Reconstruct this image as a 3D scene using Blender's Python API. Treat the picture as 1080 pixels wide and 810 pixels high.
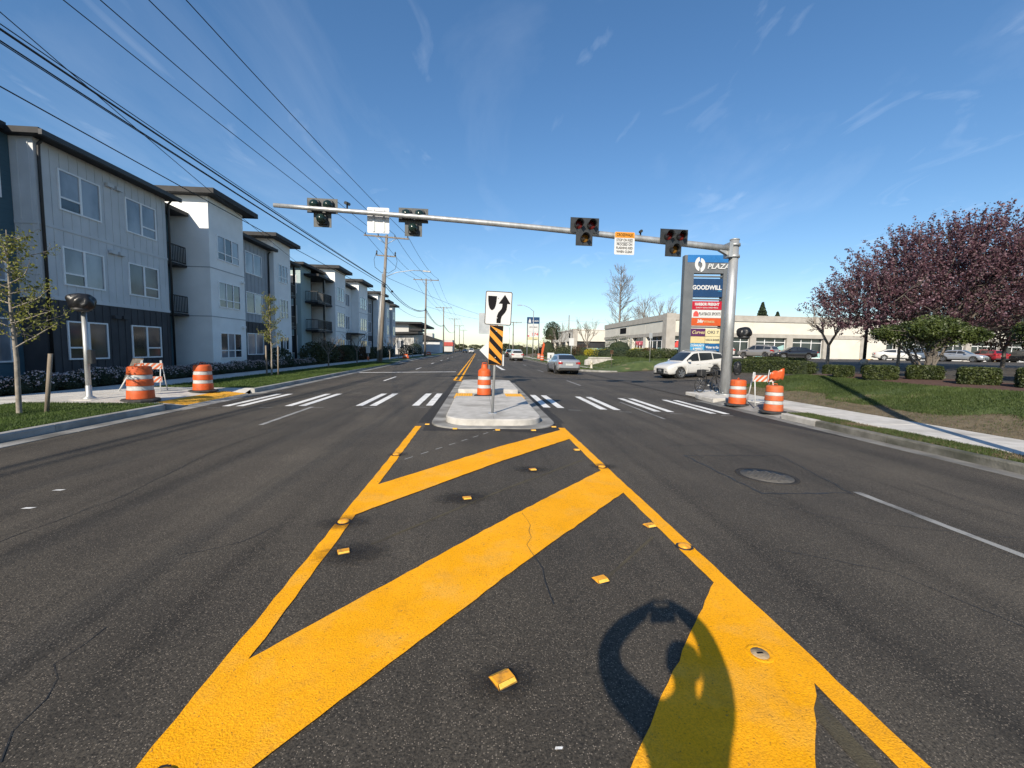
import bpy, bmesh, math, random
import numpy as np
from mathutils import Vector, Matrix, Euler
for o in list(bpy.data.objects): bpy.data.objects.remove(o)
SC = bpy.context.scene
COL = SC.collection
R = math.radians
rnd = random.Random(11)
# ------------------------------------------------------------------ camera
PSI, PITCH, ROLL = 0.078837, 0.081739, 0.018
f_ = Vector((math.sin(PSI)*math.cos(PITCH), math.cos(PSI)*math.cos(PITCH), -math.sin(PITCH)))
r0 = Vector((math.cos(PSI), -math.sin(PSI), 0)); u0 = r0.cross(f_)
Rv = r0*math.cos(ROLL)+u0*math.sin(ROLL); Uv = -r0*math.sin(ROLL)+u0*math.cos(ROLL)
cam = bpy.data.cameras.new('camera'); cam.sensor_width = 36; cam.lens = 15.0; cam.clip_start = .03; cam.clip_end = 6000
co = bpy.data.objects.new('camera', cam); COL.objects.link(co)
co.matrix_world = Matrix(((Rv.x, Uv.x, -f_.x, 0), (Rv.y, Uv.y, -f_.y, 0), (Rv.z, Uv.z, -f_.z, 1.65), (0, 0, 0, 1)))
SC.camera = co
# ------------------------------------------------------------------ sky, sun, exposure
SUN_EL, SUN_AZ = 31.0, 25.0          # shadows run 25 degrees right of the road's direction
W = bpy.data.worlds.new('World'); SC.world = W; W.use_nodes = True
nt = W.node_tree; nt.nodes.clear(); N = nt.nodes.new; L = nt.links.new
wo = N('ShaderNodeOutputWorld'); bg = N('ShaderNodeBackground'); L(bg.outputs[0], wo.inputs[0]); bg.inputs[1].default_value = .112
sky = N('ShaderNodeTexSky'); sky.sky_type = 'NISHITA'; sky.sun_disc = False
sky.sun_elevation = R(SUN_EL); sky.sun_rotation = R(180+SUN_AZ); sky.air_density = 1.0; sky.dust_density = .25; sky.ozone_density = 3.0
tc = N('ShaderNodeTexCoord'); sep = N('ShaderNodeSeparateXYZ'); L(tc.outputs['Generated'], sep.inputs[0])
zz = N('ShaderNodeMath'); zz.operation = 'MAXIMUM'; L(sep.outputs[2], zz.inputs[0]); zz.inputs[1].default_value = 0
za = N('ShaderNodeMath'); za.operation = 'ADD'; L(zz.outputs[0], za.inputs[0]); za.inputs[1].default_value = .12
dv = N('ShaderNodeVectorMath'); dv.operation = 'DIVIDE'; L(tc.outputs['Generated'], dv.inputs[0])
cx = N('ShaderNodeCombineXYZ'); L(za.outputs[0], cx.inputs[0]); L(za.outputs[0], cx.inputs[1]); cx.inputs[2].default_value = 1; L(cx.outputs[0], dv.inputs[1])
mp = N('ShaderNodeMapping'); L(dv.outputs[0], mp.inputs[0]); mp.inputs['Scale'].default_value = (1.5, .7, .3); mp.inputs['Rotation'].default_value = (0, 0, R(28)); mp.inputs['Location'].default_value = (.35, .1, 0)
n1 = N('ShaderNodeTexNoise'); L(mp.outputs[0], n1.inputs[0]); n1.inputs['Scale'].default_value = 1.25; n1.inputs['Detail'].default_value = 9; n1.inputs['Roughness'].default_value = .58; n1.inputs['Distortion'].default_value = .55
rp = N('ShaderNodeValToRGB'); L(n1.outputs[0], rp.inputs[0]); rp.color_ramp.elements[0].position = .52; rp.color_ramp.elements[1].position = .95
cm = N('ShaderNodeMath'); cm.operation = 'MULTIPLY'; L(rp.outputs[0], cm.inputs[0]); cm.inputs[1].default_value = .13
mx = N('ShaderNodeMix'); mx.data_type = 'RGBA'; L(cm.outputs[0], mx.inputs[0]); mx.inputs[7].default_value = (7.4, 8.0, 8.8, 1)
gm = N('ShaderNodeGamma'); gm.inputs[1].default_value = .88; L(sky.outputs[0], gm.inputs[0])
hs = N('ShaderNodeHueSaturation'); L(gm.outputs[0], hs.inputs['Color']); hs.inputs['Saturation'].default_value = 1.24; hs.inputs['Hue'].default_value = .502; hs.inputs['Value'].default_value = 1.10
mp2 = N('ShaderNodeMapping'); L(dv.outputs[0], mp2.inputs[0]); mp2.inputs['Scale'].default_value = (2.6, 1.3, .3); mp2.inputs['Rotation'].default_value = (0, 0, R(-22)); mp2.inputs['Location'].default_value = (1.7, .6, 0)
n2 = N('ShaderNodeTexNoise'); L(mp2.outputs[0], n2.inputs[0]); n2.inputs['Scale'].default_value = 1.6; n2.inputs['Detail'].default_value = 7; n2.inputs['Roughness'].default_value = .52; n2.inputs['Distortion'].default_value = 1.1
rp2 = N('ShaderNodeValToRGB'); L(n2.outputs[0], rp2.inputs[0]); rp2.color_ramp.elements[0].position = .62; rp2.color_ramp.elements[1].position = .95
c2_ = N('ShaderNodeMath'); c2_.operation = 'MULTIPLY'; L(rp2.outputs[0], c2_.inputs[0]); c2_.inputs[1].default_value = .26
mx2 = N('ShaderNodeMix'); mx2.data_type = 'RGBA'; L(c2_.outputs[0], mx2.inputs[0]); mx2.inputs[7].default_value = (7.4, 8.0, 8.8, 1)
L(hs.outputs[0], mx.inputs[6]); L(mx.outputs[2], mx2.inputs[6]); L(mx2.outputs[2], bg.inputs[0])
sd = bpy.data.lights.new('sun', 'SUN'); sd.energy = 4.5; sd.angle = R(.53); sd.color = (1, .90, .75)
so = bpy.data.objects.new('sun', sd); COL.objects.link(so)
sdir = Vector((math.sin(R(SUN_AZ))*math.cos(R(SUN_EL)), math.cos(R(SUN_AZ))*math.cos(R(SUN_EL)), -math.sin(R(SUN_EL))))
so.rotation_euler = sdir.to_track_quat('-Z', 'Y').to_euler(); so.location = (-20, -40, 40)
VS = SC.view_settings; VS.view_transform = 'Standard'; VS.look = 'None'; VS.exposure = .55; VS.gamma = 1; VS.use_curve_mapping = False
SC.cycles.max_bounces = 6; SC.cycles.transparent_max_bounces = 12

# ------------------------------------------------------------------ materials
MATS = {}
def mat(name, c1, c2=None, scale=3., rough=.7, bump=0., bscale=None, metal=0., spec=None, detail=4, stretch=(1, 1, 1), lo=.35, hi=.65, trans=0., coat=0., dirt=None):
    if name in MATS: return MATS[name]
    m = bpy.data.materials.new(name); m.use_nodes = True; t = m.node_tree; n = t.nodes; l = t.links.new
    b = n['Principled BSDF']; b.inputs['Roughness'].default_value = rough; b.inputs['Metallic'].default_value = metal
    if spec is not None: b.inputs['Specular IOR Level'].default_value = spec
    if coat: b.inputs['Coat Weight'].default_value = coat; b.inputs['Coat Roughness'].default_value = .05
    g = n.new('ShaderNodeNewGeometry'); mp = n.new('ShaderNodeMapping'); mp.inputs['Scale'].default_value = stretch; l(g.outputs['Position'], mp.inputs[0])
    c2 = c2 or tuple(min(1, v*1.18) for v in c1)
    nz = n.new('ShaderNodeTexNoise'); nz.inputs['Scale'].default_value = scale; nz.inputs['Detail'].default_value = detail; l(mp.outputs[0], nz.inputs[0])
    rp = n.new('ShaderNodeValToRGB'); rp.color_ramp.elements[0].position = lo; rp.color_ramp.elements[1].position = hi
    rp.color_ramp.elements[0].color = (*c1, 1); rp.color_ramp.elements[1].color = (*c2, 1); l(nz.outputs[0], rp.inputs[0])
    out = rp.outputs[0]
    if dirt:      # a second, larger worn / stained tone
        nd = n.new('ShaderNodeTexNoise'); nd.inputs['Scale'].default_value = dirt[1]; nd.inputs['Detail'].default_value = 6; l(g.outputs['Position'], nd.inputs[0])
        rd = n.new('ShaderNodeValToRGB'); rd.color_ramp.elements[0].position = dirt[2]; rd.color_ramp.elements[1].position = dirt[3]; l(nd.outputs[0], rd.inputs[0])
        mm = n.new('ShaderNodeMix'); mm.data_type = 'RGBA'; l(rd.outputs[0], mm.inputs[0]); l(out, mm.inputs[6]); mm.inputs[7].default_value = (*dirt[0], 1); out = mm.outputs[2]
    l(out, b.inputs['Base Color'])
    if bump:
        nb = n.new('ShaderNodeTexNoise'); nb.inputs['Scale'].default_value = bscale or scale*3; nb.inputs['Detail'].default_value = 3; l(mp.outputs[0], nb.inputs[0])
        bp = n.new('ShaderNodeBump'); bp.inputs['Strength'].default_value = bump; bp.inputs['Distance'].default_value = .02; l(nb.outputs[0], bp.inputs['Height']); l(bp.outputs[0], b.inputs['Normal'])
    if trans:
        tr = n.new('ShaderNodeBsdfTranslucent'); l(out, tr.inputs[0]); ms = n.new('ShaderNodeMixShader'); ms.inputs[0].default_value = trans
        l(b.outputs[0], ms.inputs[1]); l(tr.outputs[0], ms.inputs[2]); l(ms.outputs[0], n['Material Output'].inputs[0])
    MATS[name] = m; return m

def asphalt(name, base, fleck, streak=.25, flk=.5):
    m = bpy.data.materials.new(name); m.use_nodes = True; t = m.node_tree; n = t.nodes; l = t.links.new
    b = n['Principled BSDF']; b.inputs['Roughness'].default_value = .82; b.inputs['Specular IOR Level'].default_value = .35
    g = n.new('ShaderNodeNewGeometry')
    def noise(sc, st=(1, 1, 1), d=4, ro=.55):
        mp = n.new('ShaderNodeMapping'); mp.inputs['Scale'].default_value = st; l(g.outputs['Position'], mp.inputs[0])
        z = n.new('ShaderNodeTexNoise'); z.inputs['Scale'].default_value = sc; z.inputs['Detail'].default_value = d; z.inputs['Roughness'].default_value = ro; l(mp.outputs[0], z.inputs[0]); return z.outputs[0]
    def ramp(s, p0, p1, c0, c1):
        r_ = n.new('ShaderNodeValToRGB'); r_.color_ramp.elements[0].position = p0; r_.color_ramp.elements[1].position = p1
        r_.color_ramp.elements[0].color = (*c0, 1); r_.color_ramp.elements[1].color = (*c1, 1); l(s, r_.inputs[0]); return r_.outputs[0]
    def mixc(fac, a, bb, mode='MIX', f=None):
        q = n.new('ShaderNodeMix'); q.data_type = 'RGBA'; q.blend_type = mode
        if f is None: l(fac, q.inputs[0])
        else: q.inputs[0].default_value = f
        for s, i in ((a, 6), (bb, 7)):
            if isinstance(s, tuple): q.inputs[i].default_value = (*s, 1)
            else: l(s, q.inputs[i])
        return q.outputs[2]
    col = ramp(noise(85, d=5, ro=.75), .36, .66, tuple(v*.28 for v in base), tuple(v*1.75 for v in base))
    col = mixc(None, col, ramp(noise(.55, d=7), .3, .72, (.70, .70, .71), (1.24, 1.23, 1.20)), 'MULTIPLY', 1)
    col = mixc(None, col, ramp(noise(.9, (1, .035, 1), 3), .35, .68, (1-streak, 1-streak, 1-streak), (1+streak*.6,)*3), 'MULTIPLY', 1)
    col = mixc(None, col, ramp(noise(3.4, (1, .05, 1), 4, .65), .52, .74, (1, 1, 1), (.66, .66, .66)), 'MULTIPLY', 1)
    col = mixc(None, col, ramp(noise(5.5, d=6, ro=.7), .66, .74, (1, 1, 1), (.60, .59, .58)), 'MULTIPLY', 1)
    v = n.new('ShaderNodeTexVoronoi'); v.inputs['Scale'].default_value = 120; l(g.outputs['Position'], v.inputs[0])
    cs = n.new('ShaderNodeSeparateColor'); l(v.outputs['Color'], cs.inputs[0])
    sel = n.new('ShaderNodeMath'); sel.operation = 'GREATER_THAN'; l(cs.outputs[0], sel.inputs[0]); sel.inputs[1].default_value = 1-.22*flk*2
    dd = n.new('ShaderNodeMath'); dd.operation = 'LESS_THAN'; l(v.outputs['Distance'], dd.inputs[0]); dd.inputs[1].default_value = .36
    ml = n.new('ShaderNodeMath'); ml.operation = 'MULTIPLY'; l(sel.outputs[0], ml.inputs[0]); l(dd.outputs[0], ml.inputs[1])
    col = mixc(ml.outputs[0], col, fleck)
    l(col, b.inputs['Base Color'])
    bp = n.new('ShaderNodeBump'); bp.inputs['Strength'].default_value = .9; bp.inputs['Distance'].default_value = .008; l(noise(85, d=5, ro=.75), bp.inputs['Height']); l(bp.outputs[0], b.inputs['Normal'])
    MATS[name] = m; return m

def paint(name, c, rub, amt=.5):
    """road paint: fine grain of the stone under it, scuffs, small wear holes, pitted relief"""
    m = bpy.data.materials.new(name); m.use_nodes = True; t = m.node_tree; n = t.nodes; l = t.links.new
    b = n['Principled BSDF']; b.inputs['Roughness'].default_value = .75; b.inputs['Specular IOR Level'].default_value = .15
    g = n.new('ShaderNodeNewGeometry')
    def noise(sc, d=4, ro=.6):
        z = n.new('ShaderNodeTexNoise'); z.inputs['Scale'].default_value = sc; z.inputs['Detail'].default_value = d; z.inputs['Roughness'].default_value = ro; l(g.outputs['Position'], z.inputs[0]); return z.outputs[0]
    def ramp(s, p0, p1, c0, c1):
        r_ = n.new('ShaderNodeValToRGB'); r_.color_ramp.elements[0].position = p0; r_.color_ramp.elements[1].position = p1
        r_.color_ramp.elements[0].color = (*c0, 1); r_.color_ramp.elements[1].color = (*c1, 1); l(s, r_.inputs[0]); return r_.outputs[0]
    def mixc(fac, a, bb, mode='MIX', f=None):
        q = n.new('ShaderNodeMix'); q.data_type = 'RGBA'; q.blend_type = mode
        if f is None: l(fac, q.inputs[0])
        else: q.inputs[0].default_value = f
        for s, i in ((a, 6), (bb, 7)):
            if isinstance(s, tuple): q.inputs[i].default_value = (*s, 1)
            else: l(s, q.inputs[i])
        return q.outputs[2]
    col = ramp(noise(1.7, 5), .35, .7, c, tuple(min(1, v*1.1+.012) for v in c))
    col = mixc(ramp(noise(2.4, 7, .62), .50, .66, (0, 0, 0), (amt, amt, amt)), col, rub)
    col = mixc(None, col, ramp(noise(95, 4, .7), .34, .6, (.80, .77, .74), (1.08, 1.08, 1.08)), 'MULTIPLY', 1)
    col = mixc(ramp(noise(60, 5, .75), .32, .39, (1, 1, 1), (0, 0, 0)), col, tuple(v*.2+.02 for v in c))
    col = mixc(ramp(noise(3.1, 9, .78), .52, .66, (0, 0, 0), (.30, .30, .30)), col, tuple(v*.5+.03 for v in c))
    col = mixc(ramp(noise(22, 6, .75), .63, .69, (0, 0, 0), (.75, .75, .75)), col, (.09, .082, .07))
    l(col, b.inputs['Base Color'])
    bp = n.new('ShaderNodeBump'); bp.inputs['Strength'].default_value = .9; bp.inputs['Distance'].default_value = .006; l(noise(120, 4), bp.inputs['Height']); l(bp.outputs[0], b.inputs['Normal'])
    MATS[name] = m; return m

asphalt('asphalt', (.073, .0618, .0475), (.24, .20, .155), .3)
asphalt('asphalt_lot', (.076, .066, .054), (.13, .118, .10), .12)
asphalt('asphalt_patch', (.034, .030, .026), (.08, .07, .06), .1)
paint('yellow_paint', (.88, .385, .003), (.80, .42, .07))
paint('white_paint', (.74, .74, .72), (.42, .42, .41), .6)
paint('old_paint', (.30, .30, .29), (.12, .12, .12), .9)
paint('ghost_paint', (.085, .072, .045), (.06, .053, .042), .95)
mat('concrete', (.40, .38, .345), (.54, .515, .475), 5, .85, .5, 60, detail=8, lo=.3, hi=.7, dirt=((.25, .235, .205), 1.4, .5, .74))
mat('concrete_walk', (.47, .445, .405), (.60, .575, .53), 4, .85, .4, 60, detail=8, lo=.3, hi=.7, dirt=((.34, .32, .285), .9, .5, .76))
mat('concrete_old', (0.198, 0.194, 0.180), (0.324, 0.315, 0.297), 2.5, .9, .4, 35, dirt=((.11, .105, .095), 1.3, .42, .7))
mat('kerb_mossy', (.10, .095, .08), (.20, .19, .165), 3.5, .95, .5, 30, dirt=((.06, .062, .045), 1.6, .42, .66))
mat('gutter_worn', (.15, .145, .135), (.21, .205, .19), 3, .9, .4, 40, dirt=((.09, .087, .08), 1.3, .42, .7))
mat('kerb_dirty', (0.270, 0.261, 0.248), (0.378, 0.369, 0.351), 3, .9, .4, 35, dirt=((.16, .155, .145), 1.1, .45, .75))
mat('soil', (0.075, 0.053, 0.034), (0.128, 0.094, 0.060), 5, .95, .5, 20)
mat('mulch', (0.056, 0.026, 0.017), (0.112, 0.056, 0.038), 14, .95, .8, 30)
mat('turf', (0.038, 0.064, 0.010), (0.066, 0.101, 0.021), 3, .9, .5, 40)
mat('lawn_turf', (0.043, 0.067, 0.014), (0.074, 0.102, 0.025), 2, .9, .5, 30, dirt=((.20, .155, .085), .9, .58, .68))
mat('dry_turf', (0.086, 0.069, 0.040), (0.152, 0.119, 0.073), 6, .95, .6, 30, dirt=((.09, .11, .035), 1.6, .58, .72))
mat('grass_blade', (0.043, 0.076, 0.012), (0.090, 0.140, 0.025), 1.7, .65, trans=.3)
mat('lawn_blade', (0.043, 0.071, 0.013), (0.084, 0.120, 0.027), .9, .65, trans=.3)
mat('dry_blade', (0.116, 0.088, 0.048), (0.190, 0.150, 0.088), 4, .8, trans=.2)
mat('galvanised', (.34, .35, .35), (.46, .47, .47), 6, .48, .05, metal=.55, stretch=(1, 1, .3))
mat('black_housing', (.012, .014, .015), (.024, .026, .028), 6, .45)
mat('dark_backplate', (.05, .055, .055), (.075, .08, .08), 8, .6)
mat('signal_red', (.085, .006, .006), (.13, .009, .008), 20, .2)
mat('signal_amber', (.17, .075, .008), (.22, .10, .01), 20, .2)
mat('signal_dark', (.008, .02, .016), (.014, .03, .024), 20, .2)
mat('sign_white', (0.518, 0.525, 0.518), (0.560, 0.560, 0.553), 1.2, .45)
mat('sign_black', (.010, .010, .011), None, 3, .8, spec=.08)
mat('sign_orange', (0.576, 0.216, 0.007), (0.590, 0.245, 0.014), 3, .5)
mat('sign_back', (.34, .36, .37), (.42, .44, .45), 3, .45, metal=.4)
mat('drum_orange', (0.515, 0.073, 0.008), (0.568, 0.106, 0.020), 7, .55, dirt=((.36, .065, .02), 7, .54, .74))
mat('drum_orange_old', (0.448, 0.084, 0.017), (0.546, 0.126, 0.035), 7, .6, dirt=((.36, .10, .05), 5, .5, .72))
mat('drum_white', (0.420, 0.420, 0.406), (0.518, 0.518, 0.504), 6, .55, dirt=((.36, .34, .31), 9, .55, .75))
mat('rubber', (.02, .02, .02), (.04, .04, .04), 9, .8)
mat('black_bag', (.006, .006, .007), (.012, .012, .013), 6, .38, .9, 9)
mat('tactile_yellow', (0.646, 0.314, 0.019), (0.722, 0.380, 0.038), 4, .7, .2, 50)
mat('stud_amber', (.70, .30, .015), (.80, .36, .025), 30, .55, dirt=((.32, .15, .03), 22, .52, .7))
mat('stud_lens', (.85, .45, .05), (.9, .52, .1), 60, .15)
mat('iron', (.065, .06, .054), (.10, .092, .082), 20, .75, .4, 60)
mat('cap_metal', (.30, .22, .13), (.40, .31, .2), 30, .8, .3, 60, spec=.1)
mat('tar', (.016, .016, .017), (.03, .03, .03), 8, .6)
mat('side_teal', (.055, .115, .15), (.07, .135, .17), 1.5, .75)
mat('side_sage', (0.240, 0.320, 0.320), (0.288, 0.360, 0.360), 1.5, .75)
mat('side_grey', (0.528, 0.541, 0.554), (0.594, 0.607, 0.620), 1.2, .75)
mat('side_pale', (0.720, 0.732, 0.738), (0.792, 0.804, 0.810), 1.1, .75)
mat('side_white', (0.792, 0.792, 0.781), (0.858, 0.858, 0.847), 1.1, .75)
mat('side_dark', (.04, .04, .045), (.055, .055, .06), 1.5, .75)
mat('side_mid', (0.312, 0.330, 0.354), (0.360, 0.378, 0.402), 1.2, .75)
mat('roof_dark', (.012, .012, .013), (.022, .022, .023), 2, .7)
mat('trim_white', (0.778, 0.788, 0.799), (0.842, 0.842, 0.842), 2, .5)
mat('black_metal', (.012, .012, .013), (.02, .02, .021), 5, .5)
mat('timber', (0.170, 0.136, 0.102), (0.264, 0.221, 0.170), 4, .85, .4, 20, stretch=(6, 6, .4))
mat('pole_wood', (0.145, 0.123, 0.102), (0.255, 0.225, 0.191), 3, .9, .5, 16, stretch=(5, 5, .25))
mat('wire_black', (.010, .010, .011), None, 3, .6)
mat('bark', (.10, .085, .07), (.19, .165, .14), 8, .9, .5, 25)
mat('bark_pale', (0.187, 0.162, 0.132), (0.289, 0.255, 0.212), 8, .9, .3, 25)
mat('bark_far', (0.170, 0.149, 0.128), (0.238, 0.212, 0.187), 3, .9)
mat('plum_leaf', (.034, .011, .016), (.15, .068, .088), 3.2, .6, trans=.28, lo=.3, hi=.72)
mat('plum_pink', (.13, .07, .09), (.29, .19, .22), 4, .6, trans=.3)
mat('plum_brown', (0.042, 0.015, 0.008), (0.105, 0.042, 0.025), 3, .7, trans=.2)
mat('shrub_leaf', (0.025, 0.043, 0.010), (0.090, 0.115, 0.025), 2.6, .5, trans=.2, lo=.3, hi=.7)
mat('hedge_leaf', (0.021, 0.036, 0.007), (0.075, 0.094, 0.022), 5, .55, trans=.2)
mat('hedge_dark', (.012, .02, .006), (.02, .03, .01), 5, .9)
mat('young_leaf', (0.130, 0.150, 0.020), (0.240, 0.240, 0.045), 5, .6, trans=.4)
mat('olive_leaf', (0.034, 0.041, 0.013), (0.075, 0.083, 0.030), 3, .6, trans=.2)
mat('rust_leaf', (0.053, 0.026, 0.011), (0.105, 0.056, 0.022), 3, .7, trans=.2)
mat('yellow_leaf', (0.315, 0.270, 0.011), (0.435, 0.375, 0.022), 3, .6, trans=.2)
mat('conifer_leaf', (.012, .028, .012), (.035, .055, .022), 3, .7)
mat('heather_leaf', (.016, .026, .012), (.045, .055, .03), 6, .8)
mat('heather_flower', (.36, .27, .27), (.58, .49, .48), 6, .7)
mat('mall_cream', (.57, .545, .475), (.63, .60, .53), .8, .85, .15, 20)
mat('mall_grey', (0.336, 0.312, 0.276), (0.400, 0.376, 0.336), 1.5, .9, .3, 25)
mat('mall_green', (.075, .10, .05), (.095, .125, .062), 2, .7)
mat('pylon_grey', (0.093, 0.102, 0.111), (0.119, 0.128, 0.136), 1, .55)
mat('panel_navy', (.006, .035, .10), None, 2, .4); mat('panel_blue', (.012, .12, .33), None, 2, .4); mat('panel_crimson', (0.350, 0.006, 0.021), None, 2, .4)
mat('panel_orange', (0.462, 0.077, 0.017), None, 2, .4); mat('panel_purple', (.07, .018, .075), None, 2, .4); mat('panel_cream', (0.481, 0.403, 0.215), None, 2, .4)
mat('panel_pale', (0.507, 0.455, 0.273), None, 2, .4); mat('panel_sky', (0.038, 0.247, 0.465), None, 2, .4); mat('panel_deep', (.008, .08, .22), None, 2, .4)
mat('letter_grey', (.09, .09, .09), None, 2, .5); mat('letter_pink', (.62, .10, .14), None, 2, .5); mat('letter_red', (.5, .06, .05), None, 2, .5)
mat('graphic_teal', (0.200, 0.416, 0.416), (0.320, 0.496, 0.480), 1.5, .4); mat('dark_interior', (.012, .014, .017), (.03, .032, .035), .8, .6)
mat('car_white', (0.518, 0.511, 0.490), (0.532, 0.525, 0.504), .5, .25, coat=.8); mat('car_silver', (0.357, 0.374, 0.399), (0.383, 0.399, 0.425), .5, .28, metal=.45, coat=.8)
mat('car_grey', (0.281, 0.272, 0.264), (0.306, 0.297, 0.289), .5, .3, metal=.4, coat=.7); mat('car_black', (.012, .012, .014), None, .5, .2, coat=.8)
mat('car_red', (.22, .012, .02), None, .5, .25, coat=.8); mat('car_blue', (.12, .16, .22), None, .5, .25, coat=.8)
mat('car_glass', (.012, .016, .02), (.03, .036, .042), .6, .06, spec=.7)
mat('tyre', (.014, .014, .014), (.025, .025, .025), 12, .85); mat('rim', (.30, .31, .32), (.40, .41, .42), 9, .35, metal=.7)
mat('plastic_dark', (.02, .02, .021), (.03, .03, .03), 6, .6); mat('headlamp', (0.390, 0.413, 0.435), (0.495, 0.510, 0.525), 12, .12, coat=.5); mat('tail_lamp', (.34, .012, .01), (.42, .02, .015), 9, .2)
mat('plate', (0.420, 0.420, 0.406), None, 6, .5)
mat('jacket', (.03, .035, .05), (.045, .05, .065), 8, .85); mat('trousers', (.02, .022, .03), None, 8, .85); mat('skin', (.42, .25, .18), None, 8, .55)
mat('hydrant', (0.465, 0.435, 0.345), None, 8, .55)
mat('red_band', (.33, .045, .035), None, 1, .6)
mat('far_white', (0.462, 0.456, 0.435), (0.490, 0.483, 0.462), .3, .8)
mat('ground_far', (.07, .085, .04), (.12, .125, .07), .05, .95)

def glass_mat(name, tint, c2, sc):
    """house window: dark room and pale blind behind a reflecting sheet"""
    m = mat(name, tint, c2, sc, .07, spec=.75, stretch=(1, 1, .5)); return m
glass_mat('pane_dark', (.02, .026, .034), (.06, .07, .085), .9)
glass_mat('pane_blind', (.12, .135, .16), (.30, .325, .36), .8)
glass_mat('shop_glass', (.012, .02, .024), (.035, .05, .055), .5)

def siding(name, c1, c2, pitch):
    m = bpy.data.materials.new(name); m.use_nodes = True; t = m.node_tree; n = t.nodes; l = t.links.new; b = n['Principled BSDF']; b.inputs['Roughness'].default_value = .75
    g = n.new('ShaderNodeNewGeometry'); s = n.new('ShaderNodeSeparateXYZ'); l(g.outputs['Position'], s.inputs[0])
    mu = n.new('ShaderNodeMath'); mu.operation = 'MULTIPLY'; l(s.outputs[2], mu.inputs[0]); mu.inputs[1].default_value = 1/pitch
    fr = n.new('ShaderNodeMath'); fr.operation = 'FRACT'; l(mu.outputs[0], fr.inputs[0])
    nz = n.new('ShaderNodeTexNoise'); nz.inputs['Scale'].default_value = 1.4; l(g.outputs['Position'], nz.inputs[0])
    rp = n.new('ShaderNodeValToRGB'); rp.color_ramp.elements[0].color = (*c1, 1); rp.color_ramp.elements[1].color = (*c2, 1); l(nz.outputs[0], rp.inputs[0]); l(rp.outputs[0], b.inputs['Base Color'])
    bp = n.new('ShaderNodeBump'); bp.inputs['Strength'].default_value = .9; bp.inputs['Distance'].default_value = .02; bp.invert = True; l(fr.outputs[0], bp.inputs['Height']); l(bp.outputs[0], b.inputs['Normal'])
    MATS[name] = m
siding('lap_teal', (.045, .095, .125), (.065, .125, .155), .18)
siding('lap_sage', (.27, .36, .37), (.34, .43, .43), .18)

def stain_mat(name, col, strength):
    m = bpy.data.materials.new(name); m.use_nodes = True; t = m.node_tree; n = t.nodes; l = t.links.new; b = n['Principled BSDF']
    b.inputs['Base Color'].default_value = (*col, 1); b.inputs['Roughness'].default_value = .8
    tcn = n.new('ShaderNodeTexCoord'); ln = n.new('ShaderNodeVectorMath'); ln.operation = 'LENGTH'; l(tcn.outputs['Object'], ln.inputs[0])
    nz = n.new('ShaderNodeTexNoise'); nz.inputs['Scale'].default_value = 6; nz.inputs['Detail'].default_value = 5; l(tcn.outputs['Object'], nz.inputs[0])
    ad = n.new('ShaderNodeMath'); ad.operation = 'MULTIPLY_ADD'; l(nz.outputs[0], ad.inputs[0]); ad.inputs[1].default_value = .7; l(ln.outputs['Value'], ad.inputs[2])
    rp = n.new('ShaderNodeValToRGB'); rp.color_ramp.elements[0].position = .42; rp.color_ramp.elements[1].position = 1.; rp.color_ramp.elements[0].color = (strength,)*3+(1,); rp.color_ramp.elements[1].color = (0, 0, 0, 1)
    l(ad.outputs[0], rp.inputs[0]); l(rp.outputs[0], b.inputs['Alpha']); MATS[name] = m
stain_mat('stain', (.012, .010, .009), .62)

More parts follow.
